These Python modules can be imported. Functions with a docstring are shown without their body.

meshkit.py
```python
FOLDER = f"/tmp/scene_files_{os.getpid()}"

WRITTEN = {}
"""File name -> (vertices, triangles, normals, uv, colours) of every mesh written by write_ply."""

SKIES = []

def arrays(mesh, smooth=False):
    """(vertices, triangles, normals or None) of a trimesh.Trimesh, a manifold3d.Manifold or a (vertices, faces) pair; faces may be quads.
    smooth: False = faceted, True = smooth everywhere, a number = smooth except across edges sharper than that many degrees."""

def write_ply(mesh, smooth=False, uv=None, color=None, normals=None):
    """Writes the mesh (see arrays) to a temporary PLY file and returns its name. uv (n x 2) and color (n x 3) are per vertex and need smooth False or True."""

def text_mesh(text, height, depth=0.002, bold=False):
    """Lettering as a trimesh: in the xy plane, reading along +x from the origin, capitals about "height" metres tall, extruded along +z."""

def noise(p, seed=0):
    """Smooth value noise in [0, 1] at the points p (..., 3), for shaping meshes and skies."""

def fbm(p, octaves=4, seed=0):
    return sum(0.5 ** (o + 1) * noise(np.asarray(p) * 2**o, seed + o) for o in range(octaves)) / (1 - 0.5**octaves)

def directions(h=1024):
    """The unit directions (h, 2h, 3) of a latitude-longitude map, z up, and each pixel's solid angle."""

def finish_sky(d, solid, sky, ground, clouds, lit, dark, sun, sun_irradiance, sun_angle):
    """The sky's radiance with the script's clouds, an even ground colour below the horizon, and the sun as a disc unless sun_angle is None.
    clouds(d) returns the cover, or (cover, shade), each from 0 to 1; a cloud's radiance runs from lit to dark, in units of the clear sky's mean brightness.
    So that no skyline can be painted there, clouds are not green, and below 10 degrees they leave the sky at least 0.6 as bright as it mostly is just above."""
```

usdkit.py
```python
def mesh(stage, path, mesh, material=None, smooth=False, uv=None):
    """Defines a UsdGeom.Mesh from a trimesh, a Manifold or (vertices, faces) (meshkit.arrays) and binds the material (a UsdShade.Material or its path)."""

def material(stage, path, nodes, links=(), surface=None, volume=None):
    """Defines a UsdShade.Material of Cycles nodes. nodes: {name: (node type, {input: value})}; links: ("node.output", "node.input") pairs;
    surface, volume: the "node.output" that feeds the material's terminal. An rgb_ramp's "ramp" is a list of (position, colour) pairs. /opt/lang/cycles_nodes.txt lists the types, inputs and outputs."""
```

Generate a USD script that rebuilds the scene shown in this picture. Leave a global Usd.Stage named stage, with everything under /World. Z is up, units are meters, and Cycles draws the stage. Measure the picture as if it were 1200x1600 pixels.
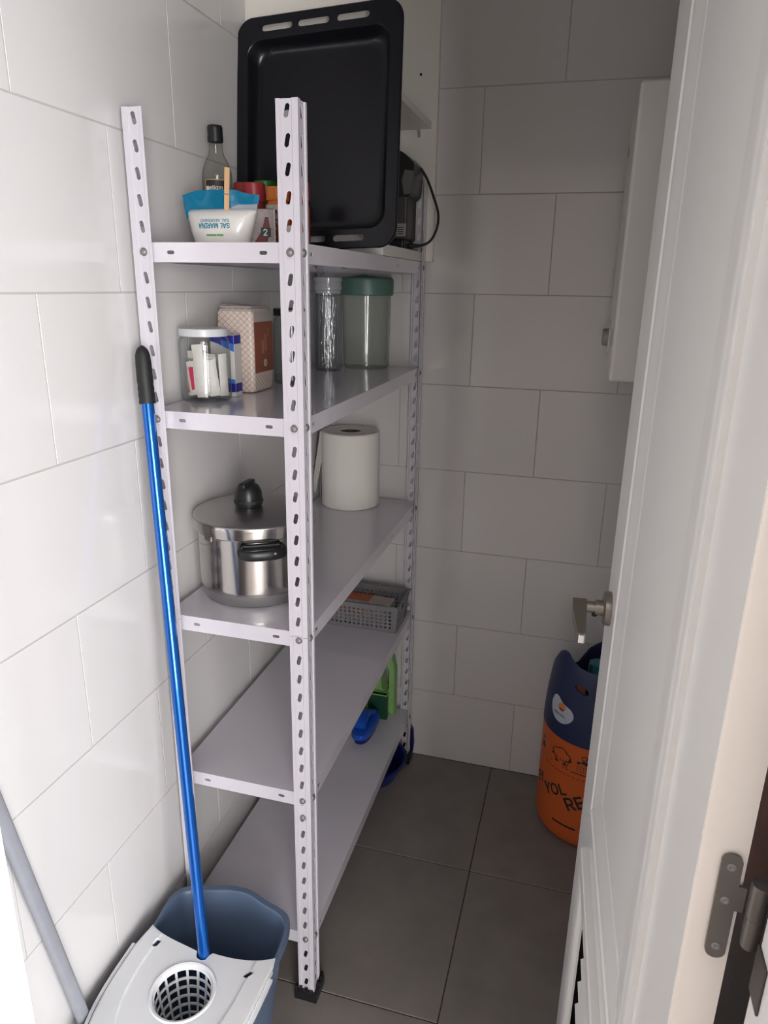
import math, random
import numpy as np, trimesh, usdkit, meshkit
import manifold3d as m3
from shapely.geometry import Polygon, box as sbox, Point, LineString
from shapely import affinity, union_all
from pxr import Usd, UsdGeom, UsdLux, UsdShade, Gf, Sdf
from trimesh.creation import extrude_polygon
random.seed(7)
stage = Usd.Stage.CreateInMemory()
UsdGeom.SetStageUpAxis(stage, 'Z'); UsdGeom.SetStageMetersPerUnit(stage, 1.0)
UsdGeom.Xform.Define(stage, '/World')

# ------------------------------------------------------------------ camera, lights, exposure
def euler_zxz(a, b, c):
    a, b, c = map(math.radians, (a, b, c))
    rz = lambda t: np.array([[math.cos(t), -math.sin(t), 0], [math.sin(t), math.cos(t), 0], [0, 0, 1]])
    rx = lambda t: np.array([[1, 0, 0], [0, math.cos(t), -math.sin(t)], [0, math.sin(t), math.cos(t)]])
    return rz(c) @ rx(b) @ rz(a)
CAM = (0.75588, -2.02320, 1.51736)
cam = UsdGeom.Camera.Define(stage, '/World/camera')
cam.CreateHorizontalApertureAttr(36.0); cam.CreateVerticalApertureAttr(48.0)
cam.CreateFocalLengthAttr(36.0 * 1112.27 / 1200)
cam.CreateClippingRangeAttr(Gf.Vec2f(0.02, 100))
M4 = np.eye(4); M4[:3, :3] = euler_zxz(0.95555, 72.38090, 15.34150); M4[:3, 3] = CAM
cam.AddTransformOp().Set(Gf.Matrix4d(*M4.T.ravel().tolist()))
cam.CreateExposureAttr(0.0)

def daylight(name, centre, towards, w, h, power, color):
    """Daylight entering through one of the kitchen's openings: a rectangle in the plane of that opening."""
    L = UsdLux.RectLight.Define(stage, '/World/' + name)
    L.CreateWidthAttr(w); L.CreateHeightAttr(h); L.CreateIntensityAttr(power); L.CreateColorAttr(Gf.Vec3f(*color))
    z = -np.array(towards, float); z /= np.linalg.norm(z); x = np.cross([0, 0, 1], z); x /= np.linalg.norm(x); y = np.cross(z, x)
    m = np.eye(4); m[:3, 0], m[:3, 1], m[:3, 2], m[:3, 3] = x, y, z, centre
    L.AddTransformOp().Set(Gf.Matrix4d(*m.T.ravel().tolist()))
daylight('daylight_window', (3.24, -3.30, 1.15), (-1, 0, 0), 2.6, 2.1, 22.5, (0.975, 0.975, 1.0))
daylight('daylight_balcony', (2.35, -4.84, 1.15), (0, 1, 0), 1.15, 2.1, 18.0, (1.0, 0.985, 0.98))
dome = UsdLux.DomeLight.Define(stage, '/World/sky_light')
dome.CreateIntensityAttr(0.3); dome.CreateColorAttr(Gf.Vec3f(0.8, 0.9, 1.0))

# ------------------------------------------------------------------ helpers: things and parts
ORIGIN, USED = {}, {}
def numbered(path):
    n = USED.get(path, 0); USED[path] = n + 1
    return path if n == 0 else f'{path}_{n:03d}'
def tag(prim, label=None, cat=None, group=None, kind=None):
    for k, v in (('label', label), ('category', cat), ('group', group), ('kind', kind)):
        if v: prim.SetCustomDataByKey(k, v)
def thing(name, label, cat, loc=(0, 0, 0), group=None, kind=None):
    path = numbered('/World/' + name)
    x = UsdGeom.Xform.Define(stage, path); x.AddTranslateOp().Set(Gf.Vec3d(*map(float, loc)))
    ORIGIN[path] = np.array(loc, float); tag(x.GetPrim(), label, cat, group, kind)
    return path
def part(parent, name, mesh, mat, smooth=False, label=None, kind=None):
    path = numbered(parent + '/' + name)
    o = ORIGIN[parent]; ORIGIN[path] = o
    v, f, _ = meshkit.arrays(mesh)
    m = usdkit.mesh(stage, path, (v - o, f), MAT[mat], smooth=smooth)
    tag(m.GetPrim(), label=label, kind=kind)
    return path
def solo(name, mesh, mat, label, cat, group=None, kind=None, smooth=False):
    path = numbered('/World/' + name)
    v, f, _ = meshkit.arrays(mesh)
    o = np.array([v[:, 0].mean(), v[:, 1].mean(), v[:, 2].min()])
    m = usdkit.mesh(stage, path, (v - o, f), MAT[mat], smooth=smooth)
    UsdGeom.Xformable(m).AddTranslateOp().Set(Gf.Vec3d(*o.tolist()))
    ORIGIN[path] = o
    tag(m.GetPrim(), label, cat, group, kind)
    return path

# ------------------------------------------------------------------ helpers: shapes
cat = lambda *ms: trimesh.util.concatenate([x for m in ms for x in (m if isinstance(m, (list, tuple)) else [m])])
def tri(m):
    v, f, _ = meshkit.arrays(m); return trimesh.Trimesh(v, f, process=False)
def bx(x0, x1, y0, y1, z0, z1, r=0.0):
    if r <= 0:
        m = trimesh.creation.box((x1 - x0, y1 - y0, z1 - z0)); m.apply_translation(((x0 + x1) / 2, (y0 + y1) / 2, (z0 + z1) / 2)); return m
    P = [(x, y, z) for (xs, ys, zs) in ((0, r, r), (r, 0, r), (r, r, 0)) for x in (x0 + xs, x1 - xs) for y in (y0 + ys, y1 - ys) for z in (z0 + zs, z1 - zs)]
    return trimesh.convex.convex_hull(np.array(P))
def rbox(x0, x1, y0, y1, z0, z1, r=0.004, seg=12):
    s = m3.Manifold.sphere(r, seg)
    return tri(m3.Manifold.batch_hull([s.translate((x, y, z)) for x in (x0 + r, x1 - r) for y in (y0 + r, y1 - r) for z in (z0 + r, z1 - r)]))
def lathe(profile, c=(0, 0, 0), n=48):
    """profile: (radius, z) pairs from one end to the other, turned about z at c."""
    P = np.array(profile, float); k = len(P); a = np.linspace(0, 2 * np.pi, n, endpoint=False)
    v = np.stack([np.outer(np.cos(a), P[:, 0]), np.outer(np.sin(a), P[:, 0]), np.tile(P[:, 1], (n, 1))], -1).reshape(-1, 3) + c
    f = []
    for i in range(n):
        j = (i + 1) % n
        for q in range(k - 1):
            a0, a1, b0, b1 = i * k + q, i * k + q + 1, j * k + q, j * k + q + 1
            if P[q, 0] > 1e-9: f.append((a0, b0, b1 if P[q + 1, 0] > 1e-9 else a1))
            if P[q + 1, 0] > 1e-9: f.append((a0, b1, a1))
    m = trimesh.Trimesh(v, f, process=False); m.merge_vertices(); return m
def tube(path, r, n=12, caps=True):
    P = np.array(path, float); R = np.broadcast_to(np.array(r, float), (len(P),))
    T = np.gradient(P, axis=0); T /= np.linalg.norm(T, axis=1)[:, None]
    u = np.cross(T[0], [0, 0, 1.0]); u = np.cross(T[0], [1.0, 0, 0]) if np.linalg.norm(u) < 1e-3 else u; u /= np.linalg.norm(u)
    V = []; a = np.linspace(0, 2 * np.pi, n, endpoint=False)
    for p, t, rr in zip(P, T, R):
        u = u - t * (u @ t); u /= np.linalg.norm(u); w = np.cross(t, u)
        V.append(p + rr * (np.outer(np.cos(a), u) + np.outer(np.sin(a), w)))
    V = np.vstack(V); f = []
    for i in range(len(P) - 1):
        for j in range(n):
            a0, a1 = i * n + j, i * n + (j + 1) % n
            f += [(a0, a1, a1 + n), (a0, a1 + n, a0 + n)]
    if caps:
        V = np.vstack([V, P[:1], P[-1:]]); c0, c1 = len(V) - 2, len(V) - 1; e = (len(P) - 1) * n
        for j in range(n):
            f += [(c0, (j + 1) % n, j), (c1, e + j, e + (j + 1) % n)]
    return trimesh.Trimesh(V, f, process=False)
def spline(pts, n=24):
    from scipy.interpolate import CubicSpline
    P = np.array(pts, float); t = np.r_[0, np.cumsum(np.linalg.norm(np.diff(P, axis=0), axis=1))]
    return CubicSpline(t, P)(np.linspace(0, t[-1], n))
def frame(o, X, Y, Z=None):
    X = np.array(X, float); X /= np.linalg.norm(X); Y = np.array(Y, float); Y = Y - X * (X @ Y); Y /= np.linalg.norm(Y)
    m = np.eye(4); m[:3, 0], m[:3, 1], m[:3, 2], m[:3, 3] = X, Y, np.cross(X, Y), o; return m
def at(mesh, M):
    m = tri(mesh) if not isinstance(mesh, trimesh.Trimesh) else mesh.copy(); m.apply_transform(M); return m
def plate(poly, t, M=None):
    gs = getattr(poly, 'geoms', [poly]); m = cat([extrude_polygon(g, t, engine='earcut') for g in gs if g.area > 1e-9])
    return m if M is None else at(m, M)
XZ = lambda o: frame(o, (1, 0, 0), (0, 0, 1))      # drawing plane facing -y: extrusion goes towards -y
YZ = lambda o: frame(o, (0, 1, 0), (0, 0, 1))      # drawing plane facing +x
def rrect(w, h, r, cx=0, cy=0, q=6): return affinity.translate(sbox(-w / 2 + r, -h / 2 + r, w / 2 - r, h / 2 - r).buffer(r, quad_segs=q), cx, cy)
def slot(l, w, cx, cy, ang): return affinity.translate(affinity.rotate(LineString([(-(l - w) / 2, 0), ((l - w) / 2, 0)]).buffer(w / 2, quad_segs=4), ang, origin=(0, 0)), cx, cy)
def loft(rings, cap0=True, cap1=True):
    rings = [np.array(r, float) for r in rings]; n = len(rings[0]); V = np.vstack(rings); f = []
    for i in range(len(rings) - 1):
        for j in range(n):
            a0, a1 = i * n + j, i * n + (j + 1) % n; f += [(a0, a1, a1 + n), (a0, a1 + n, a0 + n)]
    for on, k, flip in ((cap0, 0, True), (cap1, len(rings) - 1, False)):
        if on:
            V = np.vstack([V, rings[k].mean(0)]); c = len(V) - 1
            for j in range(n):
                a, b = k * n + j, k * n + (j + 1) % n; f.append((c, b, a) if flip else (c, a, b))
    return trimesh.Trimesh(V, f, process=False)
def text(s, h, depth=0.0004, bold=True, centre=True, width=None):
    m = meshkit.text_mesh(s, h, depth, bold)
    if width: m.apply_scale([width / np.ptp(m.vertices[:, 0]), 1, 1])
    if centre: m.apply_translation([-m.bounds[:, 0].mean(), -m.bounds[:, 1].mean(), 0])
    return m

# ------------------------------------------------------------------ materials
MAT = {}
def mat(name, color, rough=0.5, metal=0.0, var=0.0, scale=30.0, bump=0.0, bscale=None, spec=0.5, rnd=0.0, coat=0.0, stretch=None, trans=0.0, aniso=0.0):
    n = {'p': ('principled_bsdf', {'base_color': color, 'roughness': rough, 'metallic': metal, 'specular_ior_level': spec, 'coat_weight': coat, 'anisotropic': aniso})}
    l, src = [], None
    if var or bump:
        n['tc'] = ('texture_coordinate', {}); n['mp'] = ('mapping', {'scale': stretch or (1, 1, 1)}); l.append(('tc.object', 'mp.vector'))
    if var:
        n['nz'] = ('noise_texture', {'scale': scale, 'detail': 4.0, 'roughness': 0.6}); l.append(('mp.vector', 'nz.vector'))
        lo, hi = [tuple(min(1, c * k) for c in color) for k in (1 - var, 1 + var)]
        n['rr'] = ('rgb_ramp', {'ramp': [(0.3, lo), (0.7, hi)]}); l += [('nz.fac', 'rr.fac')]; src = 'rr.color'
    if rnd:
        n['oi'] = ('object_info', {}); n['mr'] = ('map_range', {'to_min': 1 - rnd, 'to_max': 1 + rnd}); n['hs'] = ('hsv', {'color': color})
        l += [('oi.random', 'mr.value'), ('mr.result', 'hs.value')]
        if src: l.append((src, 'hs.color'))
        src = 'hs.color'
    if src: l.append((src, 'p.base_color'))
    if bump:
        n['bn'] = ('noise_texture', {'scale': bscale or scale, 'detail': 3.0}); n['bp'] = ('bump', {'strength': bump, 'distance': 0.002})
        l += [('mp.vector', 'bn.vector'), ('bn.fac', 'bp.height'), ('bp.normal', 'p.normal')]
    MAT[name] = usdkit.material(stage, '/World/Looks/' + name, n, l, surface='p.BSDF')
def glass(name, tint=(0.93, 0.95, 0.95), f0=0.045, rough=0.0, haze=0.0, hcol=(0.7, 0.75, 0.7), bump=0.0, edge=0.75, rim=0.30):
    """Thin clear wall: transparent mixed with a mirror reflection that grows towards grazing view alike from both sides, with a little milkiness where the plastic is cloudy."""
    n = {'t': ('transparent_bsdf', {'color': tint}), 'g': ('glossy_bsdf', {'color': (1, 1, 1), 'roughness': rough}), 'mx': ('mix_closure', {}),
         'd': ('diffuse_bsdf', {'color': hcol}), 'm2': ('mix_closure', {'fac': haze}), 'ge': ('geometry', {}), 'dt': ('vector_math', {'math_type': 'dot_product'}), 'ab': ('math', {'math_type': 'absolute'}),
         'iv': ('math', {'math_type': 'subtract', 'value1': 1.0}), 'pw': ('math', {'math_type': 'power', 'value2': 4.0}), 'fr': ('map_range', {'to_min': f0, 'to_max': edge}), 'tm': ('mix', {'color1': tint, 'color2': tuple(c * rim for c in tint)})}
    l = [('pw.value', 'tm.fac'), ('tm.color', 't.color'), ('ge.normal', 'dt.vector1'), ('ge.incoming', 'dt.vector2'), ('dt.value', 'ab.value1'), ('ab.value', 'iv.value2'), ('iv.value', 'pw.value1'), ('pw.value', 'fr.value'), ('fr.result', 'mx.fac'),
         ('m2.closure', 'mx.closure1'), ('g.BSDF', 'mx.closure2'), ('t.BSDF', 'm2.closure1'), ('d.BSDF', 'm2.closure2')]
    if bump:
        n['tc'] = ('texture_coordinate', {}); n['mp'] = ('mapping', {'scale': (1, 1, 0.12)}); n['bn'] = ('noise_texture', {'scale': 170.0, 'detail': 2.0}); n['bp'] = ('bump', {'strength': bump, 'distance': 0.004})
        l += [('tc.object', 'mp.vector'), ('mp.vector', 'bn.vector'), ('bn.fac', 'bp.height'), ('bp.normal', 'g.normal')]
    MAT[name] = usdkit.material(stage, '/World/Looks/' + name, n, l, surface='mx.closure')

mat('wall_tile', (0.68, 0.66, 0.65), 0.14, rnd=0.012, bump=0.05, bscale=7.0)
mat('grout', (0.47, 0.455, 0.44), 0.9)
mat('plaster', (0.62, 0.61, 0.60), 0.8, bump=0.05, bscale=60)
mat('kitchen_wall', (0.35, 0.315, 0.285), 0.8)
mat('floor_tile', (0.23, 0.205, 0.19), 0.42, var=0.10, scale=9.0, rnd=0.03)
mat('floor_grout', (0.07, 0.06, 0.055), 0.9)
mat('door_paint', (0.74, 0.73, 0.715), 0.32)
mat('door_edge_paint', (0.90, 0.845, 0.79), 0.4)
mat('rack_paint', (0.60, 0.575, 0.625), 0.34)
mat('shelf_paint', (0.62, 0.59, 0.645), 0.22, coat=0.7)
mat('zinc', (0.26, 0.26, 0.25), 0.5, metal=0.6)
mat('black_plastic', (0.012, 0.012, 0.014), 0.35)
mat('black_rubber', (0.012, 0.012, 0.013), 0.55, bump=0.1, bscale=300)
mat('melamine', (0.80, 0.765, 0.70), 0.4)
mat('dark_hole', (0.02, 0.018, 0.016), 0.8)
mat('enamel_black', (0.007, 0.007, 0.010), 0.25, spec=0.4)
mat('blue_tube', (0.002, 0.115, 0.50), 0.20, metal=0.6, coat=0.6, bump=0.10, bscale=45, stretch=(1, 1, 1))
mat('grey_tube', (0.29, 0.30, 0.33), 0.45, var=0.06, scale=25)
mat('bucket_grey', (0.105, 0.15, 0.235), 0.38)
mat('white_plastic', (0.80, 0.81, 0.82), 0.3)
mat('steel', (0.54, 0.52, 0.50), 0.15, metal=1.0, var=0.04, scale=12, aniso=0.4)
mat('steel_lid', (0.52, 0.50, 0.49), 0.3, metal=1.0)
mat('steel_base', (0.45, 0.44, 0.43), 0.42, metal=1.0)
mat('nickel', (0.34, 0.31, 0.27), 0.32, metal=0.9)
mat('chrome', (0.75, 0.74, 0.72), 0.12, metal=1.0)
mat('hinge_metal', (0.15, 0.135, 0.125), 0.45, metal=0.6)
mat('hinge_shaded', (0.06, 0.052, 0.048), 0.5, metal=0.4)  # hinge metal darkened, shadow on the jamb leaf put into the colour
mat('paper_towel', (0.80, 0.765, 0.71), 0.95, bump=0.15, bscale=220)
mat('cardboard_core', (0.16, 0.10, 0.08), 0.9)
mat('basket_grey', (0.185, 0.18, 0.19), 0.5)
mat('salt_white', (0.78, 0.75, 0.72), 0.3, coat=0.4, bump=0.25, bscale=60)
mat('salt_blue', (0.0, 0.16, 0.30), 0.22, coat=0.5, bump=0.3, bscale=40)
mat('salt_film', (0.30, 0.34, 0.40), 0.15, coat=0.4, bump=0.3, bscale=45)
mat('ink_teal', (0.01, 0.22, 0.32), 0.4)
mat('ink_pale_teal', (0.20, 0.36, 0.42), 0.4)
mat('ink_green', (0.10, 0.36, 0.06), 0.4)
mat('ink_black', (0.02, 0.02, 0.025), 0.5)
mat('ink_grey', (0.28, 0.27, 0.26), 0.5)
mat('ink_white', (0.75, 0.74, 0.70), 0.5)
mat('wood', (0.60, 0.36, 0.17), 0.55, var=0.14, scale=60, stretch=(1, 1, 0.15))
mat('red_plastic', (0.34, 0.03, 0.035), 0.35)
mat('green_plastic', (0.015, 0.13, 0.012), 0.35)
mat('orange_plastic', (0.62, 0.17, 0.02), 0.35)
mat('spice_red', (0.25, 0.035, 0.03), 0.6, var=0.2, scale=90)
mat('spice_green', (0.10, 0.13, 0.04), 0.7, var=0.3, scale=120)
mat('spice_orange', (0.62, 0.17, 0.03), 0.6, var=0.1, scale=90)
mat('label_cream', (0.52, 0.47, 0.42), 0.5)
mat('label_black', (0.03, 0.018, 0.015), 0.5)
mat('label_gold', (0.40, 0.30, 0.17), 0.45)
mat('carton_brown', (0.075, 0.025, 0.02), 0.45)
mat('carton_grey', (0.36, 0.31, 0.30), 0.45, var=0.25, scale=45)
mat('carton_wine', (0.14, 0.015, 0.015), 0.45)
mat('knob_grey', (0.30, 0.285, 0.27), 0.4)
mat('machine_grey', (0.048, 0.043, 0.039), 0.4)
mat('machine_latch', (0.12, 0.118, 0.11), 0.3)
mat('sticker', (0.25, 0.245, 0.235), 0.5)
mat('enamel_white', (0.66, 0.64, 0.61), 0.22, coat=0.3)
mat('gas_orange', (0.62, 0.12, 0.022), 0.42)
mat('gas_blue', (0.017, 0.027, 0.085), 0.45)
mat('gas_cap', (0.03, 0.16, 0.24), 0.4)
mat('badge', (0.50, 0.55, 0.62), 0.4)
mat('badge_orange', (0.75, 0.22, 0.02), 0.4)
mat('badge_red', (0.30, 0.02, 0.03), 0.4)
mat('ink_dark_orange', (0.36, 0.05, 0.012), 0.5)
mat('jar_lid', (0.66, 0.67, 0.69), 0.3)
mat('dark_lid', (0.04, 0.035, 0.025), 0.25, metal=0.7)
mat('sachet', (0.74, 0.70, 0.65), 0.5, var=0.05, scale=80, bump=0.2, bscale=90)
mat('sachet_red', (0.62, 0.03, 0.10), 0.5)
mat('sachet_orange', (0.62, 0.13, 0.06), 0.5)
mat('box_navy', (0.012, 0.016, 0.26), 0.35)
mat('box_blue', (0.035, 0.16, 0.60), 0.35)
mat('box_white', (0.62, 0.60, 0.57), 0.4)
mat('flour_band', (0.25, 0.075, 0.04), 0.5)
mat('flour_print', (0.36, 0.15, 0.10), 0.5)
mat('flour_dull', (0.43, 0.385, 0.36), 0.55, bump=0.3, bscale=40)
mat('mint_lid', (0.085, 0.165, 0.135), 0.4)
mat('iron_blue', (0.006, 0.07, 0.42), 0.3)
mat('bowl_blue', (0.008, 0.014, 0.13), 0.35)
mat('dark_blue', (0.010, 0.012, 0.06), 0.4)
mat('lime_bottle', (0.22, 0.43, 0.14), 0.32)
mat('deep_green', (0.01, 0.06, 0.03), 0.4)
mat('box_print_orange', (0.52, 0.13, 0.05), 0.5)
mat('box_print_cream', (0.52, 0.45, 0.39), 0.5)
glass('clear_glass', (0.93, 0.945, 0.945), edge=0.6)
glass('bottle_glass', (0.90, 0.905, 0.885), edge=0.55)
glass('smoky_glass', (0.74, 0.77, 0.77), edge=0.6)
glass('rippled_glass', (0.70, 0.72, 0.73), bump=1.0, edge=0.6, f0=0.10)
glass('cloudy_plastic', (0.90, 0.92, 0.89), haze=0.22, hcol=(0.42, 0.44, 0.41), rough=0.04, edge=0.35)
glass('clear_plastic', (0.80, 0.81, 0.83), haze=0.45, hcol=(0.62, 0.62, 0.64), rough=0.08)

def lattice(name):
    """Cream paper printed with a fine brown diamond lattice and a dot on each crossing."""
    n = {'p': ('principled_bsdf', {'roughness': 0.5}), 'g': ('geometry', {}), 's': ('separate_xyz', {}), 'u': ('math', {'math_type': 'add'}), 'k': ('math', {'math_type': 'multiply', 'value2': 1.15}),
         'a': ('math', {'math_type': 'add'}), 'b': ('math', {'math_type': 'subtract'}), 'mx': ('mix', {'color1': (0.70, 0.585, 0.52), 'color2': (0.36, 0.255, 0.22)})}
    l = [('g.position', 's.vector'), ('s.x', 'u.value1'), ('s.y', 'u.value2'), ('s.z', 'k.value1'), ('u.value', 'a.value1'), ('k.value', 'a.value2'), ('u.value', 'b.value1'), ('k.value', 'b.value2')]
    for c in 'ab':
        n.update({c + 's': ('math', {'math_type': 'multiply', 'value2': 72.0}), c + 'f': ('math', {'math_type': 'fraction'}), c + 'd': ('math', {'math_type': 'subtract', 'value2': 0.5}), c + 'q': ('math', {'math_type': 'absolute'}),
                  c + 'l': ('map_range', {'from_min': 0.05, 'from_max': 0.13, 'to_min': 0.62, 'to_max': 0.0, 'clamp': True})})
        l += [(c + '.value', c + 's.value1'), (c + 's.value', c + 'f.value1'), (c + 'f.value', c + 'd.value1'), (c + 'd.value', c + 'q.value1'), (c + 'q.value', c + 'l.value')]
    n.update({'x2': ('math', {'math_type': 'maximum'}), 'x3': ('math', {'math_type': 'add'}), 'x4': ('map_range', {'from_min': 0.10, 'from_max': 0.24, 'to_min': 0.9, 'to_max': 0.0, 'clamp': True}), 'x5': ('math', {'math_type': 'maximum'})})
    l += [('al.result', 'x2.value1'), ('bl.result', 'x2.value2'), ('aq.value', 'x3.value1'), ('bq.value', 'x3.value2'), ('x3.value', 'x4.value'), ('x2.value', 'x5.value1'), ('x4.result', 'x5.value2'), ('x5.value', 'mx.fac'), ('mx.color', 'p.base_color')]
    MAT[name] = usdkit.material(stage, '/World/Looks/' + name, n, l, surface='p.BSDF')
lattice('flour_paper')

# ------------------------------------------------------------------ the pantry's shell
W, H, YF = 1.07, 2.5, -1.60           # inner width, height, pantry face of the front wall
TW, TH, G = 0.40, 0.25, 0.0013        # wall tile and half joint
def rows(lo, hi, odd, even, span):
    for r in range(10):
        x0 = odd if r % 2 else even
        k0 = math.floor((lo - x0) / TW)
        for k in range(k0, k0 + 12):
            a, b = max(x0 + k * TW, lo), min(x0 + (k + 1) * TW, hi)
            if b - a > 0.012: yield a + (G if a > lo else 0), b - (G if b < hi else 0), r * TH + (G if r else 0.001), (r + 1) * TH - G
wl = thing('wall_left', 'pantry wall of glossy white tiles behind the mop and the shelf unit', 'wall', kind='structure')
part(wl, 'grout_bed', bx(-0.12, -0.0009, YF, 0.0, 0, H), 'grout')
for a, b, z0, z1 in rows(YF, 0.0, -0.344, -0.546, 4):
    part(wl, 'tile', bx(-0.004, 0.0, a, b, z0, z1, 0.0004), 'wall_tile')
wb = thing('wall_back', 'far pantry wall of shaded white tiles in half bond', 'wall', kind='structure')
part(wb, 'grout_bed', bx(-0.12, W + 0.12, 0.0010, 0.12, 0, H), 'grout')
for a, b, z0, z1 in rows(0.0, W, 0.4464, 0.6434, 4):
    part(wb, 'tile', bx(a, b, 0.0, 0.004, z0, z1, 0.0004), 'wall_tile')
wr = thing('wall_right', 'tiled pantry wall hidden behind the open door', 'wall', kind='structure')
part(wr, 'grout_bed', bx(W + 0.0010, W + 0.12, YF, 0.0, 0, H), 'grout')
for a, b, z0, z1 in rows(YF, 0.0, -0.15, -0.35, 4):
    part(wr, 'tile', bx(W, W + 0.004, a, b, z0, z1, 0.0004), 'wall_tile')
KX0, KX1, KY0 = -1.7, 3.2, -4.8
YK = -1.72                             # kitchen face of the front wall
fl = thing('floor', 'brown grey ceramic floor tiles with thin dark joints', 'floor', kind='structure')
part(fl, 'floor_bed', bx(KX0 - .1, KX1 + .1, KY0 - .1, 0.12, -0.12, -0.0022), 'floor_grout')
fx, fy = [0.585 + 0.44 * k for k in range(-6, 7)], [-0.456 - 0.44 * k for k in range(0, 10)]
fy = [0.0] + fy
for i in range(len(fx) - 1):
    for j in range(len(fy) - 1):
        x0, x1, y0, y1 = max(fx[i], KX0), min(fx[i + 1], KX1), fy[j + 1], fy[j]
        if y0 > -1.75: x0, x1 = max(x0, -0.004), min(x1, W + 0.004)
        if x1 - x0 < 0.02: continue
        part(fl, 'floor_tile', bx(x0 + .0014, x1 - .0014, y0 + .0014, y1 - .0014, -0.008, 0.0, 0.0010), 'floor_tile')
cl = solo('ceiling', bx(KX0 - .1, KX1 + .1, KY0 - .1, 0.12, H, H + 0.1), 'plaster', 'plain white ceiling over pantry and kitchen', 'ceiling', kind='structure')
wf = thing('wall_front', 'white plastered wall around the pantry doorway', 'wall', kind='structure')
DX0, DX1, DZ = 0.237, 0.899, 2.045     # clear doorway
part(wf, 'wall_panel', bx(KX0, DX0 - .05, YK, YF, 0, H), 'kitchen_wall')
part(wf, 'wall_panel', bx(DX1 + .05, KX1, YK, YF, 0, H), 'kitchen_wall')
part(wf, 'lintel', bx(DX0 - .05, DX1 + .05, YK, YF, DZ + .05, H), 'plaster')
t1 = thing('trim_1', 'white door jamb at the lower left edge, washed out by daylight', 'door frame', (DX0 - .025, -1.64, 0), kind='structure')
part(t1, 'jamb', bx(DX0 - .05, DX0, YK - .012, -1.560, 0, DZ, .003), 'door_paint')
part(t1, 'architrave', bx(DX0 - .10, DX0 - .05, YK - .014, YK, 0, DZ + .05, .003), 'door_paint')
t2 = thing('trim_2', 'white door jamb with hinge leaf at the right edge', 'door frame', (DX1 + .025, -1.67, 0), kind='structure')
part(t2, 'jamb', bx(DX1, DX1 + .05, YK - .012, -1.620, 0, DZ, .003), 'door_paint')
part(t2, 'architrave', bx(DX1 + .05, DX1 + .10, YK - .014, YK, 0, DZ + .05, .003), 'door_paint')
part(t2, 'hinge_leaf', bx(DX1 - .0016, DX1, -1.642, -1.621, 1.085, 1.122, .0006), 'hinge_shaded')
t3 = thing('trim_3', 'white head piece of the door frame above the picture', 'door frame', (.57, -1.66, DZ), kind='structure')
part(t3, 'head_jamb', bx(DX0 - .05, DX1 + .05, YK - .012, -1.62, DZ, DZ + .05, .003), 'door_paint')
for side, b in (('kitchen_left', bx(KX0 - .1, KX0, KY0, YK, 0, H)), ):
    solo('wall_' + side, b, 'kitchen_wall', 'kitchen wall far left of the pantry doorway', 'wall', kind='structure')
wk = thing('wall_kitchen_right', 'kitchen wall with the wide daylight window', 'wall', kind='structure')
for b in (bx(KX1, KX1 + .1, KY0, -4.62, 0, H), bx(KX1, KX1 + .1, -1.98, YK, 0, H), bx(KX1, KX1 + .1, -4.62, -1.98, 0, .1), bx(KX1, KX1 + .1, -4.62, -1.98, 2.2, H)):
    part(wk, 'wall_panel', b, 'kitchen_wall')
wk2 = thing('wall_kitchen_back', 'kitchen wall with the balcony door behind the camera', 'wall', kind='structure')
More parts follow.
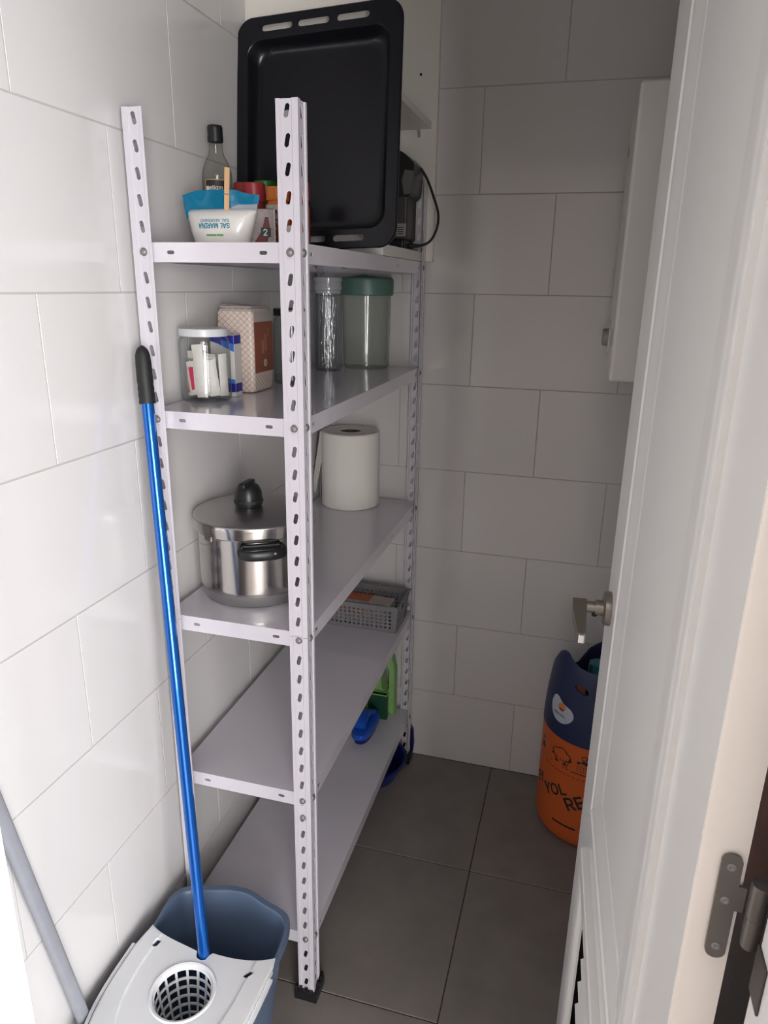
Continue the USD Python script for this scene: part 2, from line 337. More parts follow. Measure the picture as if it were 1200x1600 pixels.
for b in (bx(KX0, 1.75, KY0 - .1, KY0, 0, H), bx(2.95, KX1, KY0 - .1, KY0, 0, H), bx(1.75, 2.95, KY0 - .1, KY0, 0, .1), bx(1.75, 2.95, KY0 - .1, KY0, 2.2, H)):
    part(wk2, 'wall_panel', b, 'kitchen_wall')

w1 = thing('window_1', 'wide kitchen window letting the daylight in, out of frame', 'window', (KX1 + .03, -3.3, .1), kind='structure')
for b in (bx(KX1 + .01, KX1 + .05, -4.62, -4.58, .1, 2.2), bx(KX1 + .01, KX1 + .05, -2.02, -1.98, .1, 2.2), bx(KX1 + .01, KX1 + .05, -4.58, -2.02, .1, .14), bx(KX1 + .01, KX1 + .05, -4.58, -2.02, 2.16, 2.2)):
    part(w1, 'window_frame', b, 'door_paint')
w2 = thing('window_2', 'glazed balcony opening behind the camera, out of frame', 'window', (2.35, KY0 - .03, .1), kind='structure')
for b in (bx(1.75, 1.79, KY0 - .05, KY0 - .01, .1, 2.2), bx(2.91, 2.95, KY0 - .05, KY0 - .01, .1, 2.2), bx(1.79, 2.91, KY0 - .05, KY0 - .01, .1, .14), bx(1.79, 2.91, KY0 - .05, KY0 - .01, 2.16, 2.2)):
    part(w2, 'window_frame', b, 'door_paint')

# ------------------------------------------------------------------ the open panelled door
DH = np.array([0.859, -1.60]); DD = np.array([0.825, -0.946]) - DH; DWID = float(np.linalg.norm(DD)); DD /= DWID; DN = np.array([-DD[1], DD[0]])
DM = np.eye(4); DM[:2, 0], DM[:2, 1], DM[:2, 3] = DD, DN, DH   # local: x along the leaf from the hinges, y out of the visible face, z up
dr = thing('door_1', 'white panelled pantry door with louvre vent standing open on the right', 'door', (.859, -1.60, 0), kind='structure')
TD = 0.030
leaf = union_all([sbox(0, 0.006, DWID, 2.03)]).difference(sbox(.139, .301, .511, .699))
lm = plate(leaf, TD); lm.apply_transform(frame((0, 0, 0), (1, 0, 0), (0, 0, 1))); part(dr, 'leaf', at(lm, DM @ trimesh.transformations.translation_matrix([0, 0, 0])), 'door_paint')
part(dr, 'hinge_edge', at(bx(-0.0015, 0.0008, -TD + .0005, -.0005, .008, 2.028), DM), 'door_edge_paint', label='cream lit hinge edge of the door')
def moulding(s0, s1, z0, z1, prof):
    """Four mitred members around the rectangle; prof: (inset from the outer edge, height) pairs."""
    P = np.array(prof); out = []
    c = [(s0, z0, 1, 1), (s1, z0, -1, 1), (s1, z1, -1, -1), (s0, z1, 1, -1)]
    for a, b in ((0, 1), (1, 2), (2, 3), (3, 0)):
        ends = []
        for (s, z, ds, dz) in (c[a], c[b]):
            ends.append([(s + ds * i, h, z + dz * i) for i, h in P])
        out.append(at(tri((lambda m: m)(loft([ends[0], ends[1]]))), DM))
    return out
for m in moulding(.098, .512, .772, 1.93, [(0, 0), (0.0, .0055), (.004, .0065), (.012, .0065), (.015, .0045), (.022, .0040), (.026, .0052), (.034, .0050), (.060, .0015), (.074, .0012), (.078, 0)]):
    part(dr, 'moulding', m, 'door_paint', smooth=25)
for m in moulding(.135, .515, .297, .703, [(0, 0), (.0, .010), (.003, .0115), (.030, .0115), (.036, .009), (.040, .003), (.040, 0)]):
    part(dr, 'vent_frame', m, 'door_paint', smooth=25)
for k in range(7):
    zc = .36 + k * .046
    s = bx(.1395, .4640, -.0105, .0105, -.0020, .0020)
    s.apply_transform(trimesh.transformations.rotation_matrix(math.radians(-40), [1, 0, 0])); s.apply_translation([0, -.0110, zc])
    part(dr, 'louvre_slat', at(s, DM), 'door_paint')
part(dr, 'vent_back', at(cat(bx(.140, .510, -.0295, -.028, .302, .698), bx(.5085, .5100, -.028, -.001, .302, .698)), DM), 'dark_hole', label='dark sheets painted as the shade inside the louvre vent')  # near-black sheets stand in for the shade behind the slats
hs, hz = .607, 1.062
ros = lathe([(0, 0), (.0255, 0), (.026, .002), (.0255, .009), (.022, .011), (0, .011)], n=32)
hd = part(dr, 'door_handle', at(ros, DM @ frame((hs, 0, hz), (1, 0, 0), (0, 0, -1))), 'nickel', smooth=30)
part(hd, 'neck', at(cat(tube([(hs, .010, hz), (hs, .022, hz)], .0115, 20), tube([(hs, .02, hz), (hs, .048, hz)], .0085, 16)), DM), 'nickel', smooth=40)
lev = loft([[(s, y0, z0), (s, y1, z0), (s, y1, z1), (s, y0, z1)] for s, y0, y1, z0, z1 in ((hs + .009, .034, .055, hz - .0125, hz + .0085), (hs - .03, .036, .055, hz - .0135, hz + .0065), (hs - .095, .040, .051, hz - .0135, hz + .0025), (hs - .098, .041, .050, hz - .013, hz + .002))])
part(hd, 'lever', at(lev, DM), 'nickel')
part(hd, 'lever_tip', at(bx(hs - .1015, hs - .0982,   .0415, .0495, hz - .012, hz + .001, .0012), DM), 'chrome')
part(hd, 'set_screw', at(tube([(hs, .022, hz - .006), (hs, .022, hz - .014)], .004, 10), DM), 'dark_hole')
hy = -1.6019
def edge_plate(poly, t=.0022): return plate(poly, t, XZ((0, hy, 0)))
hp = union_all([rrect(.0128, .086, .0062, .8790, 1.128), sbox(.880, 1.127, .8905, 1.147)])
hg = part(dr, 'hinge', edge_plate(hp), 'hinge_metal', label='brown grey metal hinge on the door edge')
for z in (1.161, 1.134, 1.095):
    part(hg, 'screw', at(lathe([(.0031, 0), (.0029, .0005), (.0018, .0008), (.0012, .0003), (0, .0002)], n=16), frame((.8790, hy - .0021, z), (1, 0, 0), (0, 0, 1))), 'zinc', smooth=40)
part(hg, 'knuckle', cat(tube([(.8975, -1.606, 1.127), (.8975, -1.606, 1.1285), (.8975, -1.606, 1.1525), (.8975, -1.606, 1.154)], [.0056, .0061, .0061, .0052], 18)), 'hinge_metal', smooth=40)
part(hg, 'knuckle', cat(tube([(.8975, -1.606, 1.103), (.8975, -1.606, 1.1045), (.8975, -1.606, 1.1250), (.8975, -1.606, 1.1265)], [.0050, .0058, .0058, .0052], 18)), 'hinge_metal', smooth=40)

# ------------------------------------------------------------------ the slotted steel shelf unit
SX0, SX1, SY0, SY1, SZ = 0.0120, 0.3110, -0.920, -0.020, 1.780
SHELVES = [1.580, 1.300, 0.902, 0.543, 0.181]
BOLTZ = [1.565, 1.2845, 0.886, 0.5265, 0.1655]
rack = thing('shelving_unit', 'white slotted steel shelf unit with five shelves against the left wall', 'shelf unit', (.1615, -.47, 0))
slots = [1.764 - .04 * k for k in range(44)]
def post(cx, cy, sx, sy, z0, z1):
    t, rec, w = .0012, .0026, .036
    L = union_all([sbox(0, 0, .0100, t), sbox(0, 0, t, .0100), Polygon([(.0088, 0), (.0100, 0), (.0118, rec), (.0118, rec + t), (.0108, rec + t), (.0090, t)]), Polygon([(w, 0), (.0305, 0), (.0285, rec), (.0285, rec + t), (.0295, rec + t), (.0313, t), (w, t)])])
    L = union_all([L, affinity.affine_transform(L, [0, 1, 1, 0, 0, 0])]).buffer(0)
    L = Polygon(L.exterior) if L.geom_type == 'Polygon' else L
    frame_ = plate(L, z1 - z0); frame_.apply_translation([0, 0, z0])
    holes = [slot(.0195, .0075, .0192, z, 102) for z in slots if z0 + .012 < z < z1 - .012]
    web = extrude_polygon(sbox(.0118, z0, .0285, z1).difference(union_all(holes)), t, engine='earcut')
    a = web.copy(); a.vertices = a.vertices[:, [0, 2, 1]] + [0, rec, 0]; a.invert()
    b = web.copy(); b.vertices = b.vertices[:, [2, 0, 1]] + [rec, 0, 0]
    m = cat(frame_, a, b); m.vertices = m.vertices * [sx, sy, 1] + [cx, cy, 0]
    if sx * sy < 0: m.invert()
    return m
for cx, cy, sx, sy in ((SX1, SY0, -1, 1), (SX0, SY0, 1, 1), (SX1, SY1, -1, -1), (SX0, SY1, 1, -1)):
    part(rack, 'post', post(cx, cy, sx, sy, .8945, SZ), 'rack_paint')
    part(rack, 'post', post(cx, cy, sx, sy, .004, .8937), 'rack_paint')
    ft = Polygon([(0, 0), (.052, 0), (.052, .016), (.016, .016), (.016, .052), (0, .052)])
    m = extrude_polygon(ft, .022, engine='earcut'); m.apply_translation([-.008, -.008, 0])
    teeth = [bx(k, k + .006, -.0075, -.0005, .021, .021 + h) for k, h in ((.002, .006), (.014, .009), (.027, .012), (.036, .016))]
    teeth += [bx(-.0075, -.0005, k, k + .006, .021, .021 + h) for k, h in ((.014, .009), (.027, .012), (.036, .016))]
    m = cat(m, teeth); m.vertices[:, 0] *= sx; m.vertices[:, 1] *= sy
    if sx * sy < 0: m.invert()
    m.apply_translation([cx, cy, 0]); part(rack, 'foot', m, 'black_plastic')
LX0, LX1, LY0, LY1 = SX0 + .0041, SX1 - .0041, SY0 + .0041, SY1 - .0041
for zt in SHELVES:
    zb, zm = zt - .031, zt - .0155
    def lip(poly, M): return plate(poly, .0009, M)
    fr = sbox(LX0, zb, LX1, zt - .00002).difference(union_all([slot(.0135, .0058, x, zm, 0) for x in (.080, .246)]))
    sd = sbox(LY0, zb, LY1, zt).difference(union_all([slot(.0135, .0058, y, zm, 0) for y in (-.863, -.30, -.077)]))
    ms = [bx(LX0 + .0009, LX1 - .0009, LY0 + .0009, LY1 - .0009, zt - .0009, zt - .0001)]
    ms += [lip(fr, XZ((0, LY0 + .0009, 0))), lip(fr, XZ((0, LY1, 0))), lip(sd, YZ((LX0, 0, 0))), lip(sd, YZ((LX1 - .0009, 0, 0)))]
    ms += [bx(LX0 + .001, LX1 - .001, LY0 + .001, LY0 + .012, zb + .0001, zb + .0009), bx(LX0 + .001, LX1 - .001, LY1 - .012, LY1 - .001, zb + .0001, zb + .0009), bx(LX0 + .001, LX0 + .012, LY0 + .0121, LY1 - .0121, zb + .0001, zb + .0009), bx(LX1 - .012, LX1 - .001, LY0 + .0121, LY1 - .0121, zb + .0001, zb + .0009)]
    part(rack, 'shelf', cat(ms), 'shelf_paint')
dome_head = [(0, .0042), (.0032, .0038), (.0056, .0022), (.0066, 0), (.0066, -.0008), (0, -.0008)]
def bolt(o, n):
    X = np.cross(n, (0, 0, 1.0)); return at(lathe(dome_head, n=14), frame(o, X, np.cross(n, X)))
for zb in BOLTZ + [.486]:
    for cx, sx in ((SX1, -1), (SX0, 1)):
        if zb == .486 and sx > 0: continue
        part(rack, 'bolt', bolt((cx + sx * .0185, SY0 + .0018, zb), np.array([0, -1., 0])), 'zinc', smooth=50)
    if zb == .486: continue
    for cy, sy in ((SY0, 1), (SY1, -1)):
        part(rack, 'bolt', bolt((SX1 - .0018, cy + sy * .0185, zb), np.array([1., 0, 0])), 'zinc', smooth=50)
for z in (1.764, 1.604):                  # loose screws seen through the slots
    part(rack, 'bolt', at(lathe([(0, 0), (.0068, 0), (.0068, .003), (0, .003)], n=12), frame((SX1 - .0185, SY0 + .0062, z - .006), (1, 0, 0), (0, 0, 1))), 'zinc')
    part(rack, 'bolt', at(lathe([(0, 0), (.0068, 0), (.0068, .003), (0, .003)], n=12), frame((SX0 + .0185, SY0 + .0062, z - .006), (1, 0, 0), (0, 0, 1))), 'zinc')

# ------------------------------------------------------------------ open white cabinet standing on the shelf unit
cb = thing('wall_cabinet', 'open cream white cabinet carcass behind the black oven tray', 'cabinet', (.15, -.24, 1.581))
part(cb, 'side_panel', bx(.003, .3075, -.434, -.416, 1.581, 2.36, .0006), 'melamine')
part(cb, 'side_panel', bx(.003, .330, -.0185, -.0015, 1.582, 2.36, .0006), 'melamine')
part(cb, 'bottom_panel', bx(.003, .3072, -.4158, -.0232, 1.581, 1.605, .0006), 'melamine')
part(cb, 'top_panel', bx(.003, .3072, -.4158, -.0188, 2.344, 2.36, .0006), 'melamine')
part(cb, 'back_panel', bx(.0005, .003, -.434, -.0015, 1.582, 2.36), 'melamine')
part(cb, 'cabinet_shelf', bx(.0035, .316, -.4155, -.0188, 1.9045, 1.9205, .0006), 'melamine')
for z in (1.705, 2.030, 1.8985):
    m = at(lathe([(0, .0002), (.0034, .0002), (.0034, -.003), (0, -.003)], n=12), frame((.284, -.0187, z), (1, 0, 0), (0, 0, 1)))
    if z == 1.8985: part(cb, 'shelf_pin', cat(at(lathe([(0, .012), (.0035, .012), (.0035, 0), (0, 0)], n=12), frame((.284, -.0187, z), (1, 0, 0), (0, 0, 1))), bx(.2805, .2875, -.022, -.0187, z - .012, z + .004)), 'clear_plastic')
    else: part(cb, 'pin_hole', m, 'dark_hole')

# ------------------------------------------------------------------ oven tray leaning on the cabinet
TWD, THT = .358, .454
yaw, tilt, roll = -3.447, -7.986, -1.721
Rm = lambda a, ax: trimesh.transformations.rotation_matrix(math.radians(a), ax)
TM = trimesh.transformations.translation_matrix([.1858, -.5375, 1.5892]) @ Rm(yaw, [0, 0, 1]) @ Rm(tilt, [1, 0, 0]) @ Rm(roll, [0, 1, 0]) @ XZ((0, 0, 0))
tr = thing('oven_tray', 'large black enamelled oven tray standing upright on the top shelf', 'oven tray', (.186, -.5375, 1.5805))
outer = rrect(TWD, THT, .036, 0, THT / 2, 10)
inner = rrect(TWD * .872, THT - .076, .032, 0, THT / 2 - .003, 10)
sl = [slot(.068, .0125, x, z, 0) for x in (-.0875, -.0065, .078) for z in (.0185, THT - .0215)]
rim = outer.difference(union_all(sl + [inner]))
RING = lambda poly, z: np.array([(x, y, z) for x, y in list(poly.exterior.coords)[:-1]])
i2 = inner
r0 = RING(inner, .0); cx_, cy_ = 0, THT / 2 - .001
def shr(d, z): 
    p = rrect(TWD * .872 - 2 * d, THT - .076 - 2 * d, .032, 0, THT / 2 - .003, 10); return RING(p, z)
basin = loft([shr(0, .0018), shr(.002, .0005), shr(.006, -.010), shr(.011, -.021), shr(.018, -.0255), shr(.028, -.0265)], cap0=False)
basin.invert() if False else None
edge = loft([RING(outer, .0018), RING(rrect(TWD + .005, THT + .005, .0385, 0, THT / 2, 10), -.001), RING(rrect(TWD + .004, THT + .004, .038, 0, THT / 2, 10), -.0045), RING(rrect(TWD - .001, THT - .001, .0355, 0, THT / 2, 10), -.005)], False, False)
part(tr, 'rim', cat(plate(rim, .0018, TM), at(edge, TM)), 'enamel_black', smooth=30)
part(tr, 'basin', at(basin, TM), 'enamel_black', smooth=40)

# ------------------------------------------------------------------ coffee machine inside the cabinet
cm = thing('coffee_machine', 'dark coffee machine in the open cabinet behind the tray', 'coffee machine', (.19, -.11, 1.6055))
Y0, Y1 = -.165, -.060
part(cm, 'base', rbox(.05, .286, Y0, Y1, 1.6055, 1.632, .006), 'black_plastic', smooth=40)
part(cm, 'body', rbox(.06, .2925, Y0 + .002, Y1 - .002, 1.630, 1.750, .006), 'machine_grey', smooth=40)
hp_ = Polygon([(.06, 1.735), (.294, 1.728), (.303, 1.738), (.3085, 1.80), (.306, 1.806), (.283, 1.826), (.24, 1.850), (.06, 1.858)]).buffer(-.003).buffer(.003)
part(cm, 'head', plate(hp_, Y1 - Y0, XZ((0, Y1, 0))), 'black_plastic')
part(cm, 'latch', plate(Polygon([(.284, 1.733), (.302, 1.736), (.3078, 1.786), (.285, 1.790), (.278, 1.765)]), .002, XZ((0, Y0 - .0001, 0))), 'machine_latch')
part(cm, 'rating_sticker', plate(sbox(.266, 1.637, .2905, 1.667), .0004, XZ((0, Y0 + .0018, 0))), 'sticker')
part(cm, 'sticker_print', cat([plate(sbox(.2685, z, .284, z + .0022), .0004, XZ((0, Y0 + .0014, 0))) for z in (1.642, 1.647, 1.652, 1.657)]), 'machine_grey')
part(cm, 'power_cable', tube(spline([(.303, -.09, 1.805), (.320, -.09, 1.785), (.343, -.09, 1.735), (.357, -.09, 1.690), (.352, -.09, 1.655), (.335, -.09, 1.628), (.308, -.10, 1.618), (.284, -.11, 1.618)], 40), [.0032] * 34 + [.0034, .0045, .005, .005, .005, .005], 10), 'black_rubber', smooth=True)

# ------------------------------------------------------------------ top shelf: bottle, salt, peg, spices, carton
Z1 = SHELVES[0] + .0004
bo = thing('vinegar_bottle', 'tall clear glass bottle with black screw cap and black label', 'bottle', (.034, -.655, Z1))
bc = (.034, -.655, Z1)
part(bo, 'glass', lathe([(0, .001), (.024, 0), (.0275, .003), (.0285, .01), (.0285, .130), (.0275, .142), (.022, .158), (.0155, .170), (.0128, .182), (.0125, .197)], bc, 40), 'bottle_glass', smooth=40)
part(bo, 'cap', lathe([(0, .222), (.0128, .222), (.0140, .220), (.0145, .217), (.0142, .204), (.0148, .203), (.0148, .194), (.0135, .194), (.0135, .20), (0, .20)], bc, 32), 'black_plastic', smooth=35)
def wrap(mesh, c, R, phi0, z0):
    """Bends a flat mesh (x along, y up, z out) around an upright cylinder; phi counts from -y towards +x."""
    m = mesh.copy(); v = m.vertices.copy(); ph = math.radians(phi0) + v[:, 0] / R; r = R + v[:, 2]
    m.vertices = np.stack([c[0] + r * np.sin(ph), c[1] - r * np.cos(ph), z0 + v[:, 1]], 1); return m
def strip(w, h, n=14, t=.0004):
    g = trimesh.creation.box((w, h, t)); xs = np.linspace(-w / 2, w / 2, n + 1)
    return cat([bx(xs[i], xs[i + 1], -h / 2, h / 2, 0, t) for i in range(n)])
lab = part(bo, 'label', wrap(strip(.050, .080), bc, .0288, 26, Z1 + .086), 'label_gold')
part(lab, 'label_field', wrap(strip(.046, .076), bc, .0293, 26, Z1 + .086), 'label_black')
part(lab, 'lettering', cat(wrap(text('eligm', .0075, .0003, True), bc, .0299, 22, Z1 + .110), wrap(plate(Point(-.017, 0).buffer(.0042), .0003), bc, .0299, 22, Z1 + .110)), 'ink_white')
part(lab, 'lettering', cat([wrap(bx(-w / 2, w / 2, -h / 2, h / 2, 0, .0003), bc, .0299, 24, Z1 + z) for w, h, z in ((.016, .0022, .092), (.006, .005, .083))] + [wrap(bx(k, k + .004, -.0025, .0025, 0, .0003), bc, .0299, 24, Z1 + .083) for k in (.006, .011)]), 'ink_grey')

sb = thing('salt_bag', 'white sea salt bag with teal band standing upside down on the top shelf', 'bag of salt', (.115, -.80, Z1))
def bagring(z, x0, x1, d, n=40, wob=.0):
    a = np.linspace(0, 2 * np.pi, n, endpoint=False); c, s = np.cos(a), np.sin(a)
    x = (x0 + x1) / 2 + (x1 - x0) / 2 * np.sign(c) * np.abs(c) ** .75; y = -.80 + d / 2 * np.sign(s) * np.abs(s) ** .9
    return np.stack([x, y + wob * np.sin(x * 140), np.full(n, z)], 1)
B = [(Z1, .070, .160, .044), (Z1 + .004, .064, .166, .054), (Z1 + .025, .058, .172, .060), (Z1 + .045, .053, .179, .052), (Z1 + .054, .051, .182, .036), (Z1 + .060, .050, .184, .020)]
part(sb, 'bag', loft([bagring(z, a, b, d) for z, a, b, d in B]), 'salt_white', smooth=60)
def warp(m):
    v = m.vertices; v[:, 1] += .004 * np.sin(v[:, 0] * 70 + 1) * np.clip((v[:, 2] - Z1 - .05) * 30, 0, 1) ; m.vertices = v; return m
def sheet(pts, y0, t):
    P = Polygon(pts); m = plate(P, t, XZ((0, y0, 0))); m = m.subdivide_to_size(.006); return warp(tri((m.vertices, m.faces)))
part(sb, 'film_window', sheet([(.100, Z1 + .056), (.184, Z1 + .056), (.186, Z1 + .075), (.100, Z1 + .068)], -.802, .0016), 'salt_film')
part(sb, 'header_band', sheet([(.0485, Z1 + .046), (.080, Z1 + .050), (.118, Z1 + .057), (.150, Z1 + .067), (.1875, Z1 + .068), (.190, Z1 + .082), (.165, Z1 + .085), (.150, Z1 + .090), (.105, Z1 + .092), (.075, Z1 + .091), (.045, Z1 + .083)], -.8035, .0016), 'salt_blue')
def onbag(m):
    v = m.vertices.copy(); x, z = v[:, 0], v[:, 2]
    zs = [b[0] for b in B]; ds = [b[3] for b in B]; d = np.interp(z, zs, ds); cxm, hw = np.interp(z, zs, [(b[1] + b[2]) / 2 for b in B]), np.interp(z, zs, [(b[2] - b[1]) / 2 for b in B])
    u = np.clip(np.abs(x - cxm) / hw, 0, .98) ** (1 / .75); yy = -.80 - d / 2 * np.sqrt(1 - u * u) ** .9
    v[:, 1] = yy - .0004 + (v[:, 1] - m.vertices[:, 1].max()); m = m.copy(); m.vertices = v; return m
def upside(s, h, x, z, w=None):
    m = text(s, h, .0006, True, width=w); m = m.subdivide_to_size(.004) if False else m
    m.apply_transform(Rm(180, [0, 0, 1])); return onbag(at(m, XZ((x, -.83, z))))
part(sb, 'lettering', upside('SAL MARINHO', .0052, .115, Z1 + .040, .055), 'ink_pale_teal')
part(sb, 'lettering', upside('SAL MARINA', .0080, .114, Z1 + .0315, .060), 'ink_teal')
part(sb, 'lettering', onbag(at(cat([bx(k, k + .006, 0, .0026, 0, .0006) for k in (-.016, -.0095, -.003, .004, .010)]), XZ((.116, -.83, Z1 + .0150)))), 'ink_green')
pg = thing('clothes_peg', 'wooden clothes peg clipped upright on the salt bag', 'clothes peg', (.123, -.81, Z1 + .05))
def pegleg(y0, y1):
    m = bx(-.0045, .0045, y0, y1, 0, .070, .0008); return at(m, trimesh.transformations.translation_matrix([.1275, -.8045, Z1 + .056]) @ Rm(28, [0, 0, 1]) @ Rm(3.5, [0, 1, 0]))
part(pg, 'leg', pegleg(-.0085, -.0045), 'wood'); part(pg, 'leg', pegleg(.0045, .0085), 'wood')
part(pg, 'spring', at(cat(tube([(-.0055, -.0088, .027), (.0035, -.0088, .0275)], .0008, 8), tube([(.0048, -.009, .0275), (.0048, 0, .032), (.0048, .009, .0275)], .0008, 8), tube([(-.0048, -.004, .032), (.0048, -.004, .032)], .003, 10)), trimesh.transformations.translation_matrix([.1275, -.8045, Z1 + .056]) @ Rm(28, [0, 0, 1]) @ Rm(3.5, [0, 1, 0])), 'zinc')

def spice(label, x, y, R, h, hc, capmat, inmat, group=None):
    t = thing('spice_jar', label, 'spice jar', (x, y, Z1)); c = (x, y, Z1)
    part(t, 'jar', lathe([(0, 0), (R - .002, 0), (R, .003), (R, h - hc - .012), (R * .86, h - hc - .004), (R * .82, h - hc), (R * .8, h - hc), (R * .8, h - hc - .006), (0, h - hc - .006)], c, 36), inmat, smooth=40)
    part(t, 'cap', lathe([(0, h), (R * .93, h), (R * .97, h - .002), (R * .98, h - hc + .001), (R * .94, h - hc), (0, h - hc)], c, 36), capmat, smooth=35)
    return t, c
spice('spice jar with red cap, the rear one beside the glass bottle', .053, -.575, .0235, .131, .030, 'red_plastic', 'spice_red')
spice('spice jar with red cap directly behind the right end of the salt bag', .1035, -.640, .0225, .122, .034, 'red_plastic', 'spice_red')
spice('spice jar with green cap behind the orange capped jar', .1035, -.586, .0235, .132, .026, 'green_plastic', 'spice_green')
sp, spc = spice('spice jar with orange cap and orange contents next to the front post', .1595, -.655, .0225, .112, .024, 'orange_plastic', 'spice_orange')
part(sp, 'label', wrap(strip(.05, .036), spc, .0228, 0, Z1 + .062), 'label_cream')
part(sp, 'label_print', wrap(strip(.014, .014), spc, .0233, 2, Z1 + .052), 'label_gold')
spice('spice jar with red cap glimpsed through a slot of the front post', .180, -.600, .0225, .128, .034, 'red_plastic', 'spice_red')
ca = thing('food_carton', 'small brown and grey food carton beside the salt bag', 'carton', (.155, -.735, Z1))
CM = trimesh.transformations.translation_matrix([.1925, -.745, Z1]) @ Rm(14, [0, 0, 1])
part(ca, 'carton', at(bx(-.060, 0, 0, .026, 0, .066, .0006), CM), 'carton_brown')
part(ca, 'front_print', at(cat(bx(-.059, -.0012, -.0004, .0001, .001, .065)), CM), 'carton_grey')
part(ca, 'front_print', at(plate(Polygon([(-.040, .006), (-.014, .010), (-.010, .036), (-.012, .052), (-.018, .052), (-.024, .030)]), .0004, XZ((0, -.0004, 0))), CM), 'carton_wine')
part(ca, 'front_print', at(plate(sbox(-.026, .018, -.008, .034), .0004, XZ((0, -.0008, 0))), CM), 'ink_black')
part(ca, 'lettering', at(at(text('2', .011, .0004), XZ((-.018, -.0012, .026))), CM), 'ink_white')
part(ca, 'fold_edge', at(bx(-.0026, .0004, -.0010, .0010, .0, .0656), CM), 'label_cream')
part(ca, 'side_print', at(cat([bx(.0001, .0005, .006, .006 + w, z, z + .003) for z, w in ((.056, .012), (.053, .016), (.050, .016), (.043, .014), (.032, .008), (.018, .005))]), CM), 'label_cream')

# ------------------------------------------------------------------ second shelf
Z2 = SHELVES[1] + .0004
jc = (.0535, -.778, Z2)
ja = thing('sachet_jar', 'glass jar with white lid full of paper sachets on the second shelf', 'jar', jc)
part(ja, 'glass', lathe([(0, .004), (.036, .002), (.042, .0), (.0465, .004), (.0480, .011), (.0480, .105), (.0470, .113), (.0435, .119), (.0415, .121), (.0415, .128)], jc, 56), 'clear_glass', smooth=40)
part(ja, 'lid', lathe([(0, .1365), (.0425, .1365), (.0450, .1355), (.0460, .133), (.0460, .1225), (.0450, .1215), (.0440, .1225), (.0440, .128), (0, .128)], jc, 56), 'jar_lid', smooth=35)
def sachet(w, h, t, ang_z, tilt_x, lean, dx, dy, dz):
    n = 9; g = np.linspace(-1, 1, n); V = []
    for s in (1, -1):
        for zz in np.linspace(-1, 1, n):
            for xx in g:
                V.append((xx * w / 2, s * (.0006 + t / 2 * (1 - abs(xx) ** 2.5) * (1 - abs(zz) ** 6)), (zz + 1) * h / 2))
    f = []
    for L in range(2):
        for i in range(n - 1):
            for j in range(n - 1):
                a = L * n * n + i * n + j; q = [(a, a + 1, a + n + 1), (a, a + n + 1, a + n)]
                f += q if L else [x[::-1] for x in q]
    m = trimesh.Trimesh(np.array(V), f, process=False)
    return at(m, trimesh.transformations.translation_matrix([jc[0] + dx, jc[1] + dy, Z2 + .0085 + dz]) @ Rm(ang_z, [0, 0, 1]) @ Rm(lean, [0, 1, 0]) @ Rm(tilt_x, [1, 0, 0])), (trimesh.transformations.translation_matrix([jc[0] + dx, jc[1] + dy, Z2 + .0085 + dz]) @ Rm(ang_z, [0, 0, 1]) @ Rm(lean, [0, 1, 0]) @ Rm(tilt_x, [1, 0, 0]))
GS = 'paper sachets in the glass jar'
SA = [('long white paper sachet standing at the middle of the jar front', .020, .098, .006, 12, -4, -5, .008, -.0300, .001, None),
      ('white paper sachet with pink red triangle in the jar', .021, .064, .005, -14, -5, -11, -.010, -.0285, .004, 'red'),
      ('white paper sachet with orange triangle low at the left of the jar', .022, .060, .005, -38, -3, -8, -.0245, -.0180, .001, 'orange'),
      ('grey white paper sachet with scribbled print high at the left of the jar', .026, .082, .004, -22, -2, -4, -.021, -.0085, .003, 'scribble'),
      ('plain paper sachet at the right of the jar front', .020, .068, .006, 30, -4, -7, .029, -.0175, .003, None),
      ('plain paper sachet leaning at the far right of the jar', .018, .080, .005, 60, 3, -3, .036, .004, .001, None),
      ('plain paper sachet at the back of the jar', .030, .078, .005, -5, 3, 4, -.004, .016, .001, None),
      ('plain paper sachet inside the middle of the jar', .028, .074, .006, 8, -2, 5, .004, -.006, .001, None)]
for lb, w, h, t, az, tx, ln, dx, dy, dz, deco in SA:
    m, M = sachet(w, h, t, az, tx, ln, dx, dy, dz)
    s = thing('sugar_sachet', lb, 'sachet', (jc[0] + dx, jc[1] + dy, Z2 + .0085 + dz), group=GS)
    part(s, 'paper', m, 'sachet', smooth=50)
    fy = -t / 2 - .0012
    if deco == 'red':
        part(s, 'print', at(plate(Polygon([(-.001, .010), (.006, .010), (.009, .052), (-.003, .053)]), .0004, XZ((0, fy, 0))), M), 'sachet_red')
    if deco == 'orange':
        part(s, 'print', at(plate(Polygon([(-.002, .006), (.008, .006), (.003, .032)]), .0004, XZ((0, fy, 0))), M), 'sachet_orange')
    if deco == 'scribble':
        part(s, 'print', at(cat([plate(Point(x, z).buffer(r).difference(Point(x, z).buffer(r * .6)), .0004, XZ((0, fy, 0))) for x, z, r in ((-.004, .064, .0045), (.002, .061, .004), (.007, .065, .003))]), M), 'ink_grey')
bl = thing('blue_carton', 'narrow blue and white carton behind the sachet jar', 'carton', (.063, -.709, Z2))
part(bl, 'carton', bx(.036, .0875, -.723, -.694, Z2, Z2 + .120, .0006), 'box_white')
F = lambda poly, mt, d=.0004: part(bl, 'front_print', plate(affinity.translate(Polygon(poly), 0, Z2), d, XZ((0, -.7231, 0))), mt)
F([(.0362, .1195), (.0872, .1195), (.0872, .103), (.0362, .119)], 'box_navy'); F([(.0362, .1195), (.0872, .1030), (.0872, .0880), (.050, .104), (.0362, .108)], 'box_blue')
F([(.0362, .108), (.0362, .1195), (.06, .1195), (.06, .101)], 'box_navy', .0008)
